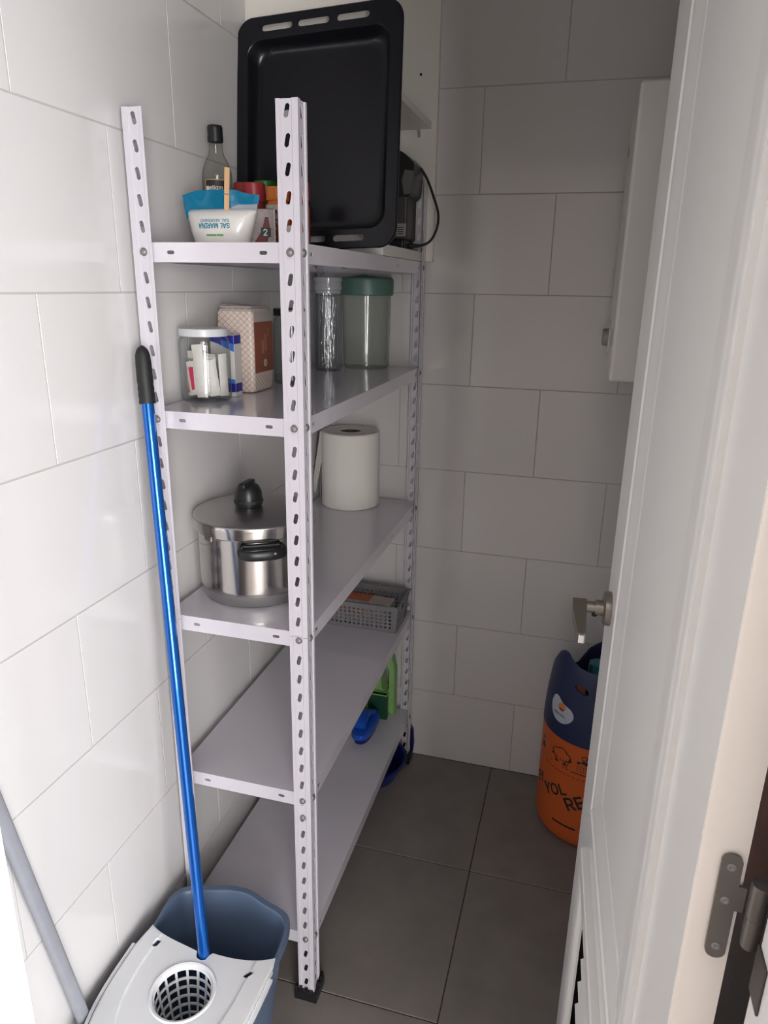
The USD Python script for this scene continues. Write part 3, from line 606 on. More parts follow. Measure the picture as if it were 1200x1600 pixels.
F([(.0362, .041), (.0872, .034), (.0872, .026), (.0362, .027)], 'box_blue'); F([(.0362, .027), (.0872, .026), (.0872, .009), (.0362, .009)], 'box_navy')
part(bl, 'side_print', bx(.0874, .0879, -.7225, -.6945, Z2 + .103, Z2 + .1195), 'box_navy'); part(bl, 'side_print', bx(.0874, .0879, -.7225, -.6945, Z2 + .009, Z2 + .026), 'box_navy')
fb = thing('flour_bag', 'tall paper flour bag with brown diamond lattice and rust brown label', 'flour bag', (.063, -.617, Z2))
def rr3(x0, x1, y0, y1, z, r, n=5): return np.array([(x, y, z) for x, y in list(rrect(x1 - x0, y1 - y0, r, (x0 + x1) / 2, (y0 + y1) / 2, n).exterior.coords)[:-1]])
fbz = [(0, .006), (.002, .002), (.008, 0), (.12, -.0012), (.160, .0), (.168, .004), (.1715, .010)]
part(fb, 'paper_bag', loft([rr3(.022 + i, .1010 - i, -.667 + i, -.570 - i, Z2 + z, .009) for z, i in fbz]), 'flour_paper', smooth=40)
part(fb, 'folded_top', cat(loft([rr3(.025, .098, -.664, -.574, Z2 + .1700, .006), rr3(.027, .096, -.662, -.576, Z2 + .1735, .006)]), bx(.030, .1, -.6665, -.664, Z2 + .163, Z2 + .1675), at(bx(-.034, .034, -.03, .028, 0, .0012), trimesh.transformations.translation_matrix([.060, -.622, Z2 + .1735]) @ Rm(3, [0, 1, 0]))), 'flour_dull')
lbl = part(fb, 'label_band', bx(.1018, .1026, -.6600, -.5715, Z2 + .040, Z2 + .142), 'flour_band')
part(lbl, 'label_print', cat([bx(.1024, .1029, y, y + w, z, z + h) for y, w, z, h in ((-.628, .014, .078, .030), (-.612, .010, .083, .036), (-.600, .006, .112, .020))] + [at(plate(Point(0, 0).buffer(.0065).difference(Point(0, 0).buffer(.003)), .0005), YZ((.1024, -.612, Z2 + .058)))] if False else [bx(.1024, .1029, y, y + w, Z2 + z, Z2 + z + h) for y, w, z, h in ((-.628, .012, .078, .026), (-.612, .008, .083, .034), (-.598, .005, .110, .020))]), 'flour_print')
part(lbl, 'label_print', at(plate(Point(0, 0).buffer(.0075).difference(Point(0, 0).buffer(.0030)), .0005), YZ((.1024, -.612, Z2 + .058))), 'label_cream')
part(fb, 'plain_shoulder', bx(.1008, .1020, -.6595, -.5720, Z2 + .142, Z2 + .162), 'flour_dull')
gj = (.105, -.478, Z2)
g = thing('preserve_jar', 'empty smoky glass jar with dark metal lid between flour bag and post', 'jar', gj)
part(g, 'glass', lathe([(0, .003), (.034, .0), (.0385, .004), (.040, .010), (.040, .132), (.037, .142), (.0345, .146), (.0345, .156)], gj, 48), 'smoky_glass', smooth=40)
part(g, 'lid', lathe([(0, .166), (.0345, .166), (.0372, .165), (.038, .162), (.038, .150), (.0365, .150), (.0365, .156), (0, .156)], gj, 48), 'dark_lid', smooth=35)
b2 = (.0955, -.2, Z2)
w = thing('water_bottle', 'rippled clear glass bottle with clear stopper beside the green lidded box', 'bottle', b2)
part(w, 'glass', lathe([(0, .004), (.033, .0), (.036, .004), (.037, .010), (.037, .185), (.0365, .190), (.034, .192), (.034, .196)], b2, 64), 'rippled_glass', smooth=40)
part(w, 'stopper', lathe([(0, .236), (.036, .236), (.038, .234), (.038, .226), (.0355, .224), (.0355, .216), (.0365, .214), (.0365, .205), (.034, .203), (.034, .1965), (0, .1965)], b2, 48), 'clear_plastic', smooth=35)
gc = (.166, -.088, Z2)
gcn = thing('food_container', 'tall cloudy plastic food container with green lid on the second shelf', 'container', gc)
part(gcn, 'body', lathe([(0, .003), (.058, .0), (.0625, .004), (.0635, .010), (.066, .200)], gc, 64), 'cloudy_plastic', smooth=40)
part(gcn, 'lid', lathe([(0, .2315), (.050, .2315), (.055, .233), (.060, .238), (.067, .238), (.0715, .235), (.0735, .228), (.0725, .194), (.0705, .192), (.0680, .194), (.0680, .2005), (0, .2005)], gc, 64), 'mint_lid', smooth=35)
part(gcn, 'grip', tube([(gc[0] - .045, gc[1] - .02, Z2 + .234), (gc[0], gc[1] - .03, Z2 + .240), (gc[0] + .045, gc[1] - .02, Z2 + .234)], .005, 10), 'mint_lid', smooth=True)

# ------------------------------------------------------------------ third shelf: pressure cooker, kitchen roll
Z3 = SHELVES[2] + .0004
pc = (.131, -.750, Z3)
po = thing('pressure_cooker', 'stainless steel pressure cooker with black knob on the third shelf', 'pressure cooker', pc)
part(po, 'pot', lathe([(0, 0), (.098, 0), (.104, .0015), (.109, .006), (.1135, .026), (.115, .034), (.115, .1600), (.113, .1600), (.113, .034), (.108, .010), (0, .006)], pc, 96), 'steel', smooth=40)
part(po, 'base', lathe([(.0975, .0004), (.1045, .0013), (.1096, .0058), (.1141, .0258), (.1145, .028), (.112, .028)], pc, 96), 'steel_base', smooth=40)
part(po, 'lid', lathe([(.1195, .1460), (.1225, .1460), (.1240, .1480), (.1245, .1520), (.1240, .1700), (.1225, .1730), (.118, .1750), (.09, .1785), (.05, .1810), (0, .1820), (0, .1790), (.11, .1720), (.1195, .1670), (.1195, .1460)], pc, 96), 'steel_lid', smooth=40)
rimp = part(po, 'lid_band', lathe([(.1242, .1475), (.1252, .1490), (.1253, .1670), (.1243, .1700)], pc, 96), 'steel', smooth=40)
kc = (.1195, -.752, Z3 + .1815)
kn = part(po, 'knob', cat(lathe([(.016, -.003), (.026, -.001), (.0285, .006), (.0285, .020), (.0270, .032), (.021, .043), (.012, .048), (0, .049)], kc, 32), rbox(kc[0] - .008, kc[0] + .008, kc[1] - .030, kc[1] + .020, kc[2] + .040, kc[2] + .053, .004)), 'black_plastic', smooth=40)
part(kn, 'knob_skirt', lathe([(.0295, .008), (.0300, .010), (.0300, .013), (.0290, .015)], kc, 32), 'black_rubber', smooth=40)
hang = math.radians(31)
HD = np.array([math.sin(hang), -math.cos(hang), 0]); HT = np.array([math.cos(hang), math.sin(hang), 0]); hc0 = np.array(pc) + HD * .1155 + np.array([0, 0, .129])
loop = [(-.037, 0), (-.041, .012), (-.038, .026), (-.026, .034), (0, .037), (.026, .034), (.038, .026), (.041, .012), (.037, 0)]
L3 = spline([hc0 + HT * a + HD * b for a, b in loop], 36)
rings = []
for i, p_ in enumerate(L3):
    t_ = np.gradient(L3, axis=0)[i]; t_ /= np.linalg.norm(t_); n_ = np.cross([0, 0, 1], t_); aa = np.linspace(0, 2 * np.pi, 14, endpoint=False)
    rings.append(p_ + np.outer(np.cos(aa) * .0065, n_) + np.outer(np.sin(aa) * .0105, [0, 0, 1]))
hnd = part(po, 'side_handle', cat(loft(rings), at(bx(-.042, .042, -.006, .004, -.011, .011, .003), frame(hc0 + HD * .001, HT, HD))), 'black_plastic', smooth=45)
part(po, 'handle_screw', at(lathe([(0, .001), (.002, .0008), (.0026, 0)], n=12), frame(hc0 + HD * .0415 + HT * .022 + np.array([0, 0, .004]), HT, (0, 0, 1))), 'zinc')
part(po, 'lid_clip', at(bx(-.010, .010, -.001, .003, -.006, .004, .001), frame(np.array(pc) + np.array([math.sin(-.35), -math.cos(-.35), 0]) * .1235 + np.array([0, 0, .144]), (math.cos(-.35), math.sin(-.35), 0), (math.sin(-.35), -math.cos(-.35), 0))), 'steel')
rc = (.1245, -.0985, Z3)
ro = thing('paper_towel_roll', 'white kitchen paper roll with loose end on the third shelf', 'paper roll', rc)
RR, RH = .0845, .218
part(ro, 'roll', lathe([(.030, .002), (.031, 0), (RR - .003, 0), (RR, .003), (RR, RH - .003), (RR - .003, RH), (.031, RH), (.030, RH - .002), (.030, .002)], rc, 72), 'paper_towel', smooth=35)
part(ro, 'core', lathe([(.0295, .004), (.0298, RH - .003), (.027, RH - .003), (.027, .004), (.0295, .004)], rc, 40), 'cardboard_core', smooth=35)
fl0 = np.array([rc[0] - RR * .93, rc[1] - RR * .40, Z3]); dirf = np.array([-.70, .71, 0])
fpoly = Polygon([(-.004, RH - .003), (.006, RH - .003), (.060, .060), (.058, .022), (.046, .020), (.004, .118), (-.004, .125)])
part(ro, 'loose_sheet', plate(fpoly, .0008, frame(fl0, dirf, (0, 0, 1))), 'paper_towel')

# ------------------------------------------------------------------ fourth shelf: basket
Z4 = SHELVES[3] + .0004
ba = thing('plastic_basket', 'grey perforated plastic basket at the far end of the fourth shelf', 'basket', (.19, -.12, Z4))
bx0, bx1, by0, by1, bh = .055, .293, -.190, -.062, .083
hole = lambda a, b, n, m, z0, z1: [Point(x, z).buffer(.0037, quad_segs=3) for x in np.linspace(a, b, n) for z in np.linspace(z0, z1, m)]
def bwall(L, n, top, cut=None):
    p = Polygon([(0, 0), (L, 0), (L + .006, top), (-.006, top)]).difference(union_all(hole(.016, L - .016, n, 5, .016, top - .018)))
    return p.difference(cut) if cut is not None else p
sl_ = math.degrees(math.atan(.006 / bh))
def wallat(o, X, L, n, cut=None):
    outw = np.cross(X, (0, 0, 1.0)); Y = np.array([0, 0, 1.0]) + outw * (.006 / bh); return plate(bwall(L, n, bh, cut), .0018, frame(o, X, Y))
part(ba, 'front_wall', wallat((bx0, by0, Z4), (1, 0, 0), bx1 - bx0, 16), 'basket_grey')
part(ba, 'back_wall', wallat((bx1, by1, Z4), (-1, 0, 0), bx1 - bx0, 16), 'basket_grey')
part(ba, 'side_wall', wallat((bx1, by0, Z4), (0, 1, 0), by1 - by0, 9, slot(.040, .014, (by1 - by0) / 2, .060, 0)), 'basket_grey')
part(ba, 'side_wall', wallat((bx0, by1, Z4), (0, -1, 0), by1 - by0, 9, slot(.040, .014, (by1 - by0) / 2, .060, 0)), 'basket_grey')
part(ba, 'floor_panel', bx(bx0, bx1, by0, by1, Z4, Z4 + .002), 'basket_grey')
rimb = sbox(bx0 - .0095, by0 - .0095, bx1 + .0095, by1 + .0095).buffer(.002).difference(sbox(bx0 - .0045, by0 - .0045, bx1 + .0045, by1 + .0045))
part(ba, 'rim', plate(rimb, .0035, trimesh.transformations.translation_matrix([0, 0, Z4 + bh - .001])), 'basket_grey')
eb = thing('printed_box', 'flat orange and cream printed box lying in the grey basket', 'box', (.17, -.125, Z4 + .002))
EM = trimesh.transformations.translation_matrix([.164, -.123, Z4 + .0028]) @ Rm(-3, [0, 0, 1])
part(eb, 'carton', at(bx(-.098, .098, -.050, .046, 0, .058, .001), EM), 'box_print_cream')
part(eb, 'top_print', at(plate(sbox(-.097, -.006, .028, .045), .0004), EM @ trimesh.transformations.translation_matrix([0, 0, .0579])), 'box_print_orange')
part(eb, 'front_print', at(plate(sbox(-.097, .030, .028, .0575), .0004, XZ((0, -.0499, 0))), EM), 'box_print_orange')
part(eb, 'ring_print', at(cat([plate(affinity.scale(Point(x, -.026).buffer(.016), 1.25, .75).difference(affinity.scale(Point(x, -.026).buffer(.0145), 1.25, .72)), .0004) for x in (.022, .068)]), EM @ trimesh.transformations.translation_matrix([0, 0, .0579])), 'carton_brown')

# ------------------------------------------------------------------ bottom shelf: brush, bottle, dish brush cup
Z5 = SHELVES[4] + .0004
br = thing('scrubbing_brush', 'bright blue plastic scrubbing brush lying on the bottom shelf', 'brush', (.202, -.18, Z5))
BM = trimesh.transformations.translation_matrix([.2035, -.183, Z5]) @ Rm(-3, [0, 0, 1])
def oval(w, l, z, dy=0, n=36):
    a = np.linspace(0, 2 * np.pi, n, endpoint=False); c, s = np.cos(a), np.sin(a)
    return np.stack([w / 2 * np.sign(c) * np.abs(c) ** .8, l / 2 * np.sign(s) * np.abs(s) ** .7 + dy, np.full(n, z)], 1)
part(br, 'bristles', at(loft([oval(.050, .132, 0), oval(.054, .139, .018)]), BM), 'bowl_blue')
part(br, 'body', at(loft([oval(.060, .150, .018), oval(.066, .156, .024), oval(.064, .152, .036), oval(.048, .128, .043)]), BM), 'iron_blue', smooth=40)
part(br, 'grip', at(loft([np.array([(-.016, y - .012, z), (.016, y - .012, z), (.018, y + .012, z + .002), (-.018, y + .012, z + .002)]) for y, z in ((-.060, .036),)] + [np.array([(-.014 * k, y, z - h), (.014 * k, y, z - h), (.014 * k, y, z + h), (-.014 * k, y, z + h)]) for y, z, h, k in ((-.054, .040, .012, 1.2), (-.040, .062, .008, 1.1), (-.01, .070, .007, 1), (.02, .066, .007, 1), (.050, .044, .010, 1.2))]), BM), 'iron_blue', smooth=50)
gb = thing('detergent_bottle', 'lime green plastic bottle with moulded handle on the bottom shelf', 'bottle', (.215, -.045, Z5))
prof = Polygon([(-.060, 0), (.058, 0), (.062, .004), (.062, .085), (.062, .170), (.050, .215), (.012, .245), (.004, .262), (-.030, .262), (-.036, .245), (-.058, .215), (-.064, .160), (-.062, .006)]).buffer(-.004).buffer(.004)
hole_ = Polygon([(.026, .100), (.038, .092), (.044, .105), (.043, .165), (.032, .192), (.022, .190)]).buffer(.004)
pm = m3.CrossSection([list(c.coords)[:-1] for c in [prof.difference(hole_).exterior] + list(prof.difference(hole_).interiors)], m3.FillRule.EvenOdd)
gm = tri(pm.extrude(.044)); gm = at(gm, XZ((0, 0, 0))); gm = gm.subdivide_to_size(.012)
v_ = gm.vertices; v_[:, 1] += .022; edge_d = np.array([prof.difference(hole_).exterior.distance(Point(x, z)) for x, z in v_[:, [0, 2]]]); v_[:, 1] *= np.sqrt(np.clip(.35 + edge_d / .022, .35, 1)); gm.vertices = v_
GM = trimesh.transformations.translation_matrix([.204, -.052, Z5]) @ Rm(-6, [0, 0, 1])
part(gb, 'bottle', at(gm, GM), 'lime_bottle', smooth=50)
part(gb, 'cap', at(lathe([(0, .300), (.017, .300), (.018, .298), (.019, .262), (.012, .262), (0, .262)], (-.013, 0, 0), 28), GM), 'white_plastic', smooth=35)
dg = thing('sponge_holder', 'dark green plastic holder wedged behind the blue brush', 'sponge holder', (.215, -.098, Z5))
cup = m3.Manifold.cube((.062, .020, .086), False) - m3.Manifold.cube((.056, .014, .09), False).translate((.003, .003, .004))
part(dg, 'cup', at(tri(cup), trimesh.transformations.translation_matrix([.186, -.1015, Z5])), 'deep_green')
part(dg, 'rim', plate(sbox(.1845, -.103, .2495, -.080).difference(sbox(.1885, -.099, .2455, -.084)), .003, trimesh.transformations.translation_matrix([0, 0, Z5 + .0865])), 'lime_bottle')

# ------------------------------------------------------------------ under the shelf unit: bowl and dustpan
wbz = (.205, -.140, 0.0004)
wb_ = thing('washing_bowl', 'dark blue plastic washing bowl on the floor under the bottom shelf', 'bowl', wbz)
part(wb_, 'bowl', lathe([(0, 0), (.082, 0), (.088, .003), (.112, .060), (.120, .062), (.121, .066), (.112, .067), (.109, .063), (.086, .006), (0, .003)], wbz, 56), 'bowl_blue', smooth=40)
dp = thing('dustpan', 'very dark blue dustpan standing by the rear post foot', 'dustpan', (.275, -.010, 0))
dpp = Polygon([(.225, .004), (.318, .004), (.322, .05), (.318, .10), (.300, .132), (.27, .145), (.240, .132), (.225, .10)]).buffer(-.01).buffer(.01)
part(dp, 'pan', plate(dpp, .004, XZ((0, -.0025, 0))), 'dark_blue')
part(dp, 'pan_edge', plate(dpp.difference(dpp.buffer(-.004)), .010, XZ((0, -.0065, 0))), 'bowl_blue')

# ------------------------------------------------------------------ mop bucket, wringer, mop
bk = thing('mop_bucket', 'blue grey plastic mop bucket in front of the shelf unit', 'bucket', (.165, -1.16, 0))
RIM = [(.153, -.938), (.120, -.944), (.095, -.952), (.053, -.964), (.036, -.975), (.026, -.995), (.026, -1.03), (.030, -1.10), (.034, -1.18), (.040, -1.25), (.056, -1.31), (.085, -1.350), (.125, -1.372), (.165, -1.378), (.205, -1.372), (.245, -1.350), (.274, -1.31), (.290, -1.25), (.296, -1.18), (.298, -1.10), (.296, -1.03), (.290, -.998), (.276, -.975), (.250, -.962), (.225, -.955), (.190, -.942)]
RP = spline(np.array(RIM + RIM[:1]), 97)[:-1]
RP = np.array(Polygon(RP).exterior.coords)[:-1]; cen = np.array([.163, -1.165])
def bring(k, z, grow=0.0):
    q = cen + (RP - cen) * k; d = q - cen; q = q + d / np.linalg.norm(d, axis=1)[:, None] * grow
    return np.c_[q, np.full(len(q), z)]
BZ = .287
bkm = loft([bring(.70, .0005), bring(.74, .003), bring(.93, .262), bring(.945, BZ - .006), bring(1.0, BZ - .006), bring(1.0, BZ - .016), bring(1.012, BZ - .016), bring(1.015, BZ - .003), bring(1.005, BZ), bring(.955, BZ), bring(.935, BZ - .004), bring(.915, .262), bring(.725, .008), bring(.70, .005)])
bkm.invert(); part(bk, 'bucket', bkm, 'bucket_grey', smooth=40)
wr_ = thing('mop_wringer', 'white plastic wringer insert with lattice cone on the mop bucket', 'wringer', (.165, -1.22, BZ))
WZ = BZ + .0006
wc = np.array([.1675, -1.192]); WR = .0545
conc = spline([(.036, -1.082), (.060, -1.093), (.087, -1.100), (.137, -1.1085), (.150, -1.111)], 14).tolist() + [(.1525, -1.1185), (.157, -1.124), (.166, -1.1262), (.174, -1.123), (.177, -1.112)] + spline([(.181, -1.1065), (.224, -1.1055), (.266, -1.0975), (.299, -1.0825)], 12).tolist()
outl = spline([(.303, -1.100), (.303, -1.19), (.298, -1.255), (.281, -1.315), (.250, -1.356), (.207, -1.379), (.165, -1.384), (.124, -1.378), (.083, -1.355), (.053, -1.313), (.036, -1.255), (.030, -1.19), (.029, -1.13)], 40).tolist()
PL = Polygon(conc + outl)
eye = lambda x, y, a: affinity.translate(affinity.rotate(Polygon([(-.0035, .006), (.0035, .008), (.0045, -.004), (.0, -.008), (-.003, -.006)]).buffer(.0012), a), x, y)
PL2 = PL.difference(union_all([Point(*wc).buffer(WR, quad_segs=16), eye(.066, -1.117, -15), eye(.2645, -1.128, -40)]))
part(wr_, 'top_plate', cat(plate(PL2, .0035, trimesh.transformations.translation_matrix([0, 0, WZ + .010]))), 'white_plastic')
def wall_of(poly, t, z0, z1): return plate(poly.difference(poly.buffer(-t)), z1 - z0, trimesh.transformations.translation_matrix([0, 0, z0]))
band = PL.buffer(.0002)
part(wr_, 'side_rim', cat(plate(PL.difference(PL.buffer(-.0035)).difference(sbox(0, -1.104, .4, -1.0)).difference(sbox(.045, -1.2, .292, -1.0)), .0132, trimesh.transformations.translation_matrix([0, 0, WZ]))), 'white_plastic')
RIN = spline([(.070, -1.06), (.067, -1.10), (.066, -1.14), (.068, -1.20), (.083, -1.265), (.115, -1.318), (.165, -1.345), (.215, -1.318), (.247, -1.265), (.262, -1.20), (.265, -1.14), (.267, -1.10), (.270, -1.06)], 60).tolist() + [(.270, -1.0), (.070, -1.0)]
rail = lambda d: PL.buffer(-.0012 - d).difference(Polygon(RIN).buffer(d)).difference(union_all([eye(.066, -1.117, -15).buffer(.001), eye(.2645, -1.128, -40).buffer(.001)]))
part(wr_, 'raised_rail', cat([plate(rail(.0012 * k), .0011, trimesh.transformations.translation_matrix([0, 0, WZ + .0134 + .0010 * k])) for k in range(3)]), 'white_plastic')
part(wr_, 'outer_lip', plate(PL.buffer(.0085).difference(PL.buffer(.0020)).intersection(sbox(0, -1.5, .165, -1.128)), .0115, trimesh.transformations.translation_matrix([0, 0, WZ + .0003])), 'white_plastic')
part(wr_, 'lower_flange', plate(PL.buffer(.006).difference(PL.buffer(-.002)).difference(sbox(0, -1.118, .4, -1.0)).difference(sbox(0, -1.5, .165, -1.0)), .005, trimesh.transformations.translation_matrix([0, 0, WZ - .0001 + .0002])), 'white_plastic')
def ring_mesh(r, z, w=.0046, t=.0024): return lathe([(r - t / 2, z - w / 2), (r + t / 2, z - w / 2), (r + t / 2, z + w / 2), (r - t / 2, z + w / 2), (r - t / 2, z - w / 2)], (wc[0], wc[1], 0), 48)
def cone_r(u): return WR - .0015 - .017 * u ** 1.2
part(wr_, 'cone_collar', lathe([(WR + .006, .0145), (WR + .003, .0165), (WR - .001, .0150), (WR - .003, .006), (WR - .0045, .006), (WR - .0005, .0105), (WR + .006, .0135)], (wc[0], wc[1], WZ), 56), 'white_plastic', smooth=40)
levels = [WZ + .004 - .0185 * k for k in range(1, 7)]
part(wr_, 'cone_lattice', cat([ring_mesh(cone_r((WZ + .006 - z) / .125), z) for z in levels] + [loft([[(wc[0] + (cone_r(u) + o) * math.cos(a + da), wc[1] + (cone_r(u) + o) * math.sin(a + da), WZ + .007 - .118 * u) for o, da in ((-.0012, -.043), (.0012, -.043), (.0012, .043), (-.0012, .043))] for u in np.linspace(0, 1, 7)]) for a in np.arange(16) * 2 * np.pi / 16]), 'white_plastic')
part(wr_, 'cone_bottom', cat([lathe([(r - .002, -.112), (r + .002, -.112), (r + .002, -.1095), (r - .002, -.1095), (r - .002, -.112)], (wc[0], wc[1], WZ), 40) for r in (.034, .020, .008)] + [at(bx(-.034, .034, -.0016, .0016, -.0015, .0015), trimesh.transformations.translation_matrix([wc[0], wc[1], WZ - .111]) @ Rm(a, [0, 0, 1])) for a in (0, 45, 90, 135)]), 'white_plastic')
mp = thing('mop', 'bright blue mop stick with black grip leaning on the left post', 'mop', (.165, -1.11, .05))
A, Bp = np.array([.1655, -1.1120, .300]), np.array([.0300, -.9455, 1.415])
dm = (A - Bp) / np.linalg.norm(A - Bp)
tp = Bp
gl = .098
part(mp, 'stick', tube([tp - dm * -.06, A, A + dm * .20], .0107, 24), 'blue_tube', smooth=50)
ts = np.array([0, .003, .008, .016, .030, .05, .060, .066, .072, .078, .084, .090, .096, gl]); rs = [.001, .006, .0098, .0122, .0132, .0134, .0136, .0129, .0137, .0130, .0138, .0131, .0140, .0132]
part(mp, 'grip', tube([tp + dm * t for t in ts], rs, 24), 'black_rubber', smooth=50)
part(mp, 'mop_head', lathe([(0, 0), (.030, 0), (.034, .01), (.028, .03), (.014, .045), (0, .045)], (*(A + dm * .215)[:2], .062), 24), 'white_plastic', smooth=40)
gp = thing('grey_pole', 'flat grey metal pole leaning on the white tiles in the lower left corner', 'pole', (.02, -1.216, 0))
Pb, Pt = np.array([.022, -1.2230, .004]), np.array([.022, -1.4300, 1.13])
dp_ = (Pt - Pb) / np.linalg.norm(Pt - Pb); sd_ = np.cross([1, 0, 0], dp_)
aa = np.linspace(0, 2 * np.pi, 20, endpoint=False)
el = lambda p_, k=1: p_ + np.outer(np.cos(aa) * .0070 * k, [1, 0, 0]) + np.outer(np.sign(np.sin(aa)) * np.abs(np.sin(aa)) ** .7 * .0125 * k, sd_)
part(gp, 'tube', loft([el(Pb + dp_ * .02), el(Pt - dp_ * .02)]), 'grey_tube', smooth=50)
part(gp, 'end_cap', loft([el(Pt - dp_ * .022, 1.05), el(Pt, 1.0)]), 'black_rubber', smooth=50)
part(gp, 'end_cap', loft([el(Pb, 1.0), el(Pb + dp_ * .022, 1.05)]), 'black_rubber', smooth=50)

# ------------------------------------------------------------------ gas water heater and flue on the right wall
HX, HY0, HY1, HZ0, HZ1 = .804, -.500, -.120, 1.339, 1.879
ht = thing('water_heater', 'white enamelled gas water heater on the right wall behind the door', 'water heater', (.94, -.31, HZ0))
part(ht, 'casing', rbox(HX, W - .0005, HY0, HY1, HZ0, HZ1, .007), 'enamel_white', smooth=40)
part(ht, 'flame_window', at(lathe([(0, .0003), (.0115, .0003), (.0125, 0), (.0125, -.001), (0, -.001)], n=24), frame((HX - .0002, -.205, 1.807), (0, -1, 0), (0, 0, 1))), 'dark_hole', smooth=40)
kb = at(lathe([(0, .003), (.035, .003), (.037, .001), (.037, 0), (0, 0)], n=40), frame((HX, -.245, 1.412), (0, -1, 0), (0, 0, 1)))
kbp = part(ht, 'knob_plate', kb, 'enamel_white', smooth=40)
part(kbp, 'control_knob', at(lathe([(0, .016), (.017, .016), (.019, .014), (.020, .002), (0, .002)], n=32), frame((HX, -.245, 1.412), (0, -1, 0), (0, 0, 1))), 'knob_grey', smooth=40)
fp = thing('flue_pipe', 'pale flue pipe rising from the water heater beside the door edge', 'pipe', (.925, -.31, HZ1))
part(fp, 'pipe', lathe([(.060, -.0005), (.064, -.0005), (.064, .03), (.060, .032), (.060, .60), (.058, .60), (.058, -.0005), (.060, -.0005)], (.925, -.31, HZ1 + .001), 40), 'melamine', smooth=40)

# ------------------------------------------------------------------ orange gas cylinder
gcx = (.885, -.160, 0.0)
gs = thing('gas_cylinder', 'orange and dark blue butane gas cylinder behind the door edge', 'gas cylinder', gcx)
GR = .146
part(gs, 'body', lathe([(0, .004), (.112, .002), (.128, .006), (.139, .016), (.1450, .032), (GR, .05), (GR, .335), (.143, .342), (.139, .345), (.130, .39), (.110, .415), (.07, .43), (0, .435)], gcx, 72), 'gas_orange', smooth=40)
n_ = 144; ph = np.linspace(0, 2 * np.pi, n_, endpoint=False)
TZ = [(-180, .53), (-165, .505), (-152, .455), (-140, .445), (-110, .47), (-90, .525), (-75, .562), (-64, .577), (-54, .580), (-44, .568), (-33, .557), (-15, .552), (10, .556), (60, .575), (100, .52), (140, .445), (152, .455), (165, .505), (180, .53)]
def topz(p): return np.interp((np.degrees(p) + 180) % 360 - 180, [t[0] for t in TZ], [t[1] for t in TZ])
def cring(rf, zf): 
    z = zf(ph); r = rf(z); return np.stack([gcx[0] + r * np.sin(ph), gcx[1] - r * np.cos(ph), z], 1)
rad = lambda z: np.interp(z, [.33, .342, .38, .43, .48, .53, .58], [.1470, .1478, .1465, .143, .137, .130, .122])
rin = lambda z: rad(z) - .008
fr_ = lambda a: (lambda p: .3405 + (topz(p) - .3405) * a)
col = [cring(rad, fr_(a)) for a in (0, .03, .15, .3, .45, .6, .75, .88, .96)] + [cring(lambda z: rad(z) - .004, lambda p: topz(p) + .002)] + [cring(rin, fr_(a)) for a in (.96, .88, .75, .6, .45, .3, .15, .03, 0)]
colm = loft(col + [col[0]], False, False); colm.merge_vertices(); colm.fix_normals()
mf = m3.Manifold(m3.Mesh(np.asarray(colm.vertices, np.float32), np.asarray(colm.faces, np.uint32)))
hole_a = math.radians(-24)
cut = m3.Manifold.batch_hull([m3.Manifold.cylinder(.08, .0095, .0095, 20, True).rotate((90, 0, 0)).translate((dx, -.13, dz)) for dx, dz in ((-.010, .003), (.010, -.003))]).rotate((0, 0, -math.degrees(-hole_a))).translate((gcx[0], gcx[1], .502))
if mf.status() == m3.Error.NoError and not mf.is_empty(): colm = tri(mf - cut)
part(gs, 'collar', colm, 'gas_blue', smooth=35)
part(gs, 'valve_cap', lathe([(0, .505), (.020, .505), (.024, .502), (.025, .49), (.025, .466), (0, .466)], (gcx[0] - .014, gcx[1] - .012, .030), 32), 'gas_cap', smooth=35)
part(gs, 'valve', lathe([(.026, .40), (.026, .494), (.02, .4955), (.0, .4955)], (gcx[0] - .014, gcx[1] - .012, 0), 24), 'gas_blue')
def cw(m, phi, z, R=GR): 
    m = m.copy(); return wrap(m, gcx, R + .0002, phi, z)
def badge_pts():
    P = spline([(-.024, .030), (-.012, .034), (.004, .022), (.026, .014), (.034, .000), (.028, -.022), (.010, -.036), (-.010, -.034), (-.026, -.014), (-.029, .012), (-.024, .030)], 50); return Polygon(P)
def onr(m, phi, z):
    m = m.copy(); v = m.vertices.copy(); v[:, 0] *= 1.3; zz = z + v[:, 1]; R = rad(zz) + .0003 + v[:, 2]; p_ = math.radians(phi) + v[:, 0] / .142
    m.vertices = np.stack([gcx[0] + R * np.sin(p_), gcx[1] - R * np.cos(p_), zz], 1); return m
sub = lambda m, s=.006: tri((lambda q: (q.vertices, q.faces))(m.subdivide_to_size(s)))
bd = part(gs, 'badge', onr(sub(plate(badge_pts(), .0005)), -46, .422), 'badge')
part(bd, 'emblem', onr(sub(plate(Polygon([(-.010, .002), (-.006, .012), (.002, .015), (.010, .010), (.014, .001)]), .0006), .004), -45, .428), 'badge_orange')
part(bd, 'emblem', onr(sub(plate(Polygon([(-.008, 0), (.010, -.001), (.006, -.008), (-.003, -.008)]), .0006), .004), -45, .4285), 'badge_red')
part(bd, 'lettering', onr(text('REPSOL', .0062, .0006), -46, .4075), 'ink_black')
def word(s, h, phi, z, ang, w=None):
    m = text(s, h, .0005, True, width=w); m.apply_transform(Rm(ang, [0, 0, 1])); return cw(m, phi, z)
part(gs, 'lettering', cat(word('RE', .037, -16.5, .157, 30), word('YOL', .031, -43, .169, 28), word('EY.', .028, -68, .166, 26)), 'ink_black')
def cwi(m, phi, z):
    m = m.copy(); m.apply_scale([1.35, 1.2, 1]); return cw(m, phi, z)
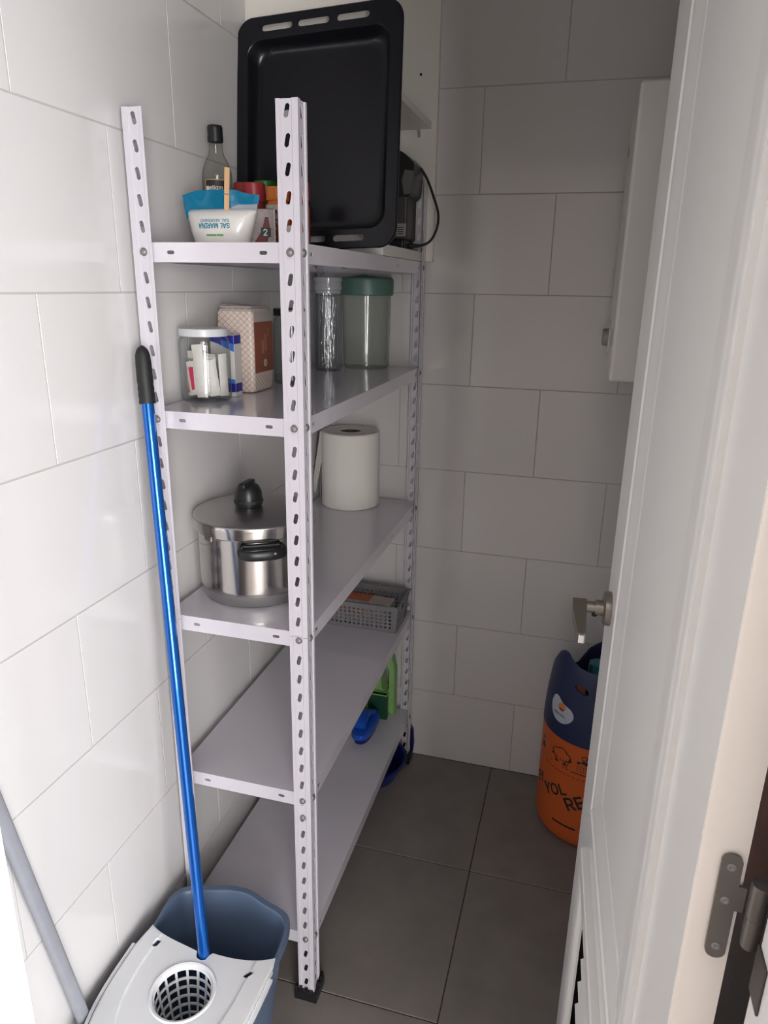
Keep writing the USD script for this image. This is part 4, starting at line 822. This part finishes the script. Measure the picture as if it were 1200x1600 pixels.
part(gs, 'icon', cwi(cat(plate(union_all([Point(-.010, .012).buffer(.011), Point(.003, .017).buffer(.012), Point(.014, .010).buffer(.010), sbox(-.012, -.012, .013, .012)]).buffer(.001).difference(union_all([Point(-.010, .012).buffer(.011), Point(.003, .017).buffer(.012), Point(.014, .010).buffer(.010), sbox(-.012, -.012, .013, .012)]).buffer(-.0012)), .0005), bx(-.012, .013, -.012, -.008, 0, .0005), bx(-.008, -.0066, -.006, .002, 0, .0005), bx(0, .0014, -.006, .002, 0, .0005), bx(.007, .0084, -.006, .002, 0, .0005), plate(affinity.rotate(sbox(.018, -.016, .0195, .004), -18), .0005), plate(Point(.0235, .006).buffer(.0035), .0005), plate(Point(-.021, .002).buffer(.0025), .0005)), -38.5, .278), 'ink_black')
part(gs, 'icon', cwi(cat(plate(Polygon([(-.006, -.012), (.006, -.012), (.008, -.004), (.002, .006), (-.007, .0)]), .0005), plate(Point(0, .016).buffer(.004).difference(Point(0, .016).buffer(.0025)), .0005)), -70, .278), 'ink_black')
part(gs, 'icon', cwi(cat(plate(Polygon([(-.014, .0), (.010, .0), (.014, .010), (-.004, .010), (-.006, .006), (-.014, .006)]), .0005), plate(Point(.0, .018).buffer(.006).difference(Point(0, .018).buffer(.0042)), .0005), [plate(Point(x, z).buffer(.0012), .0005) for x in (-.012, -.006, 0, .006) for z in (-.006, -.012, -.018)]), -11, .287), 'ink_black')
part(gs, 'rule_line', cw(cat(bx(-.037, .010, -.0012, .0012, 0, .0005), bx(.016, .024, -.0012, .0012, 0, .0005), [bx(.034 + k * .008, .042 + k * .008, -.0012, .0012, 0, .0005) for k in range(7)]), -37, .2555), 'ink_black')
part(gs, 'small_print', cw(cat([bx(x, x + .009, -.0016, .0016, 0, .0005) for x in np.arange(-.07, .07, .0135)]), -32, .238), 'ink_dark_orange')
part(gs, 'grip_slot', cw(cat([bx(-.036 + k * .008, -.028 + k * .008, -.0028, .0028, 0, .0006) for k in range(9)]), -26.5, .073), 'ink_black')
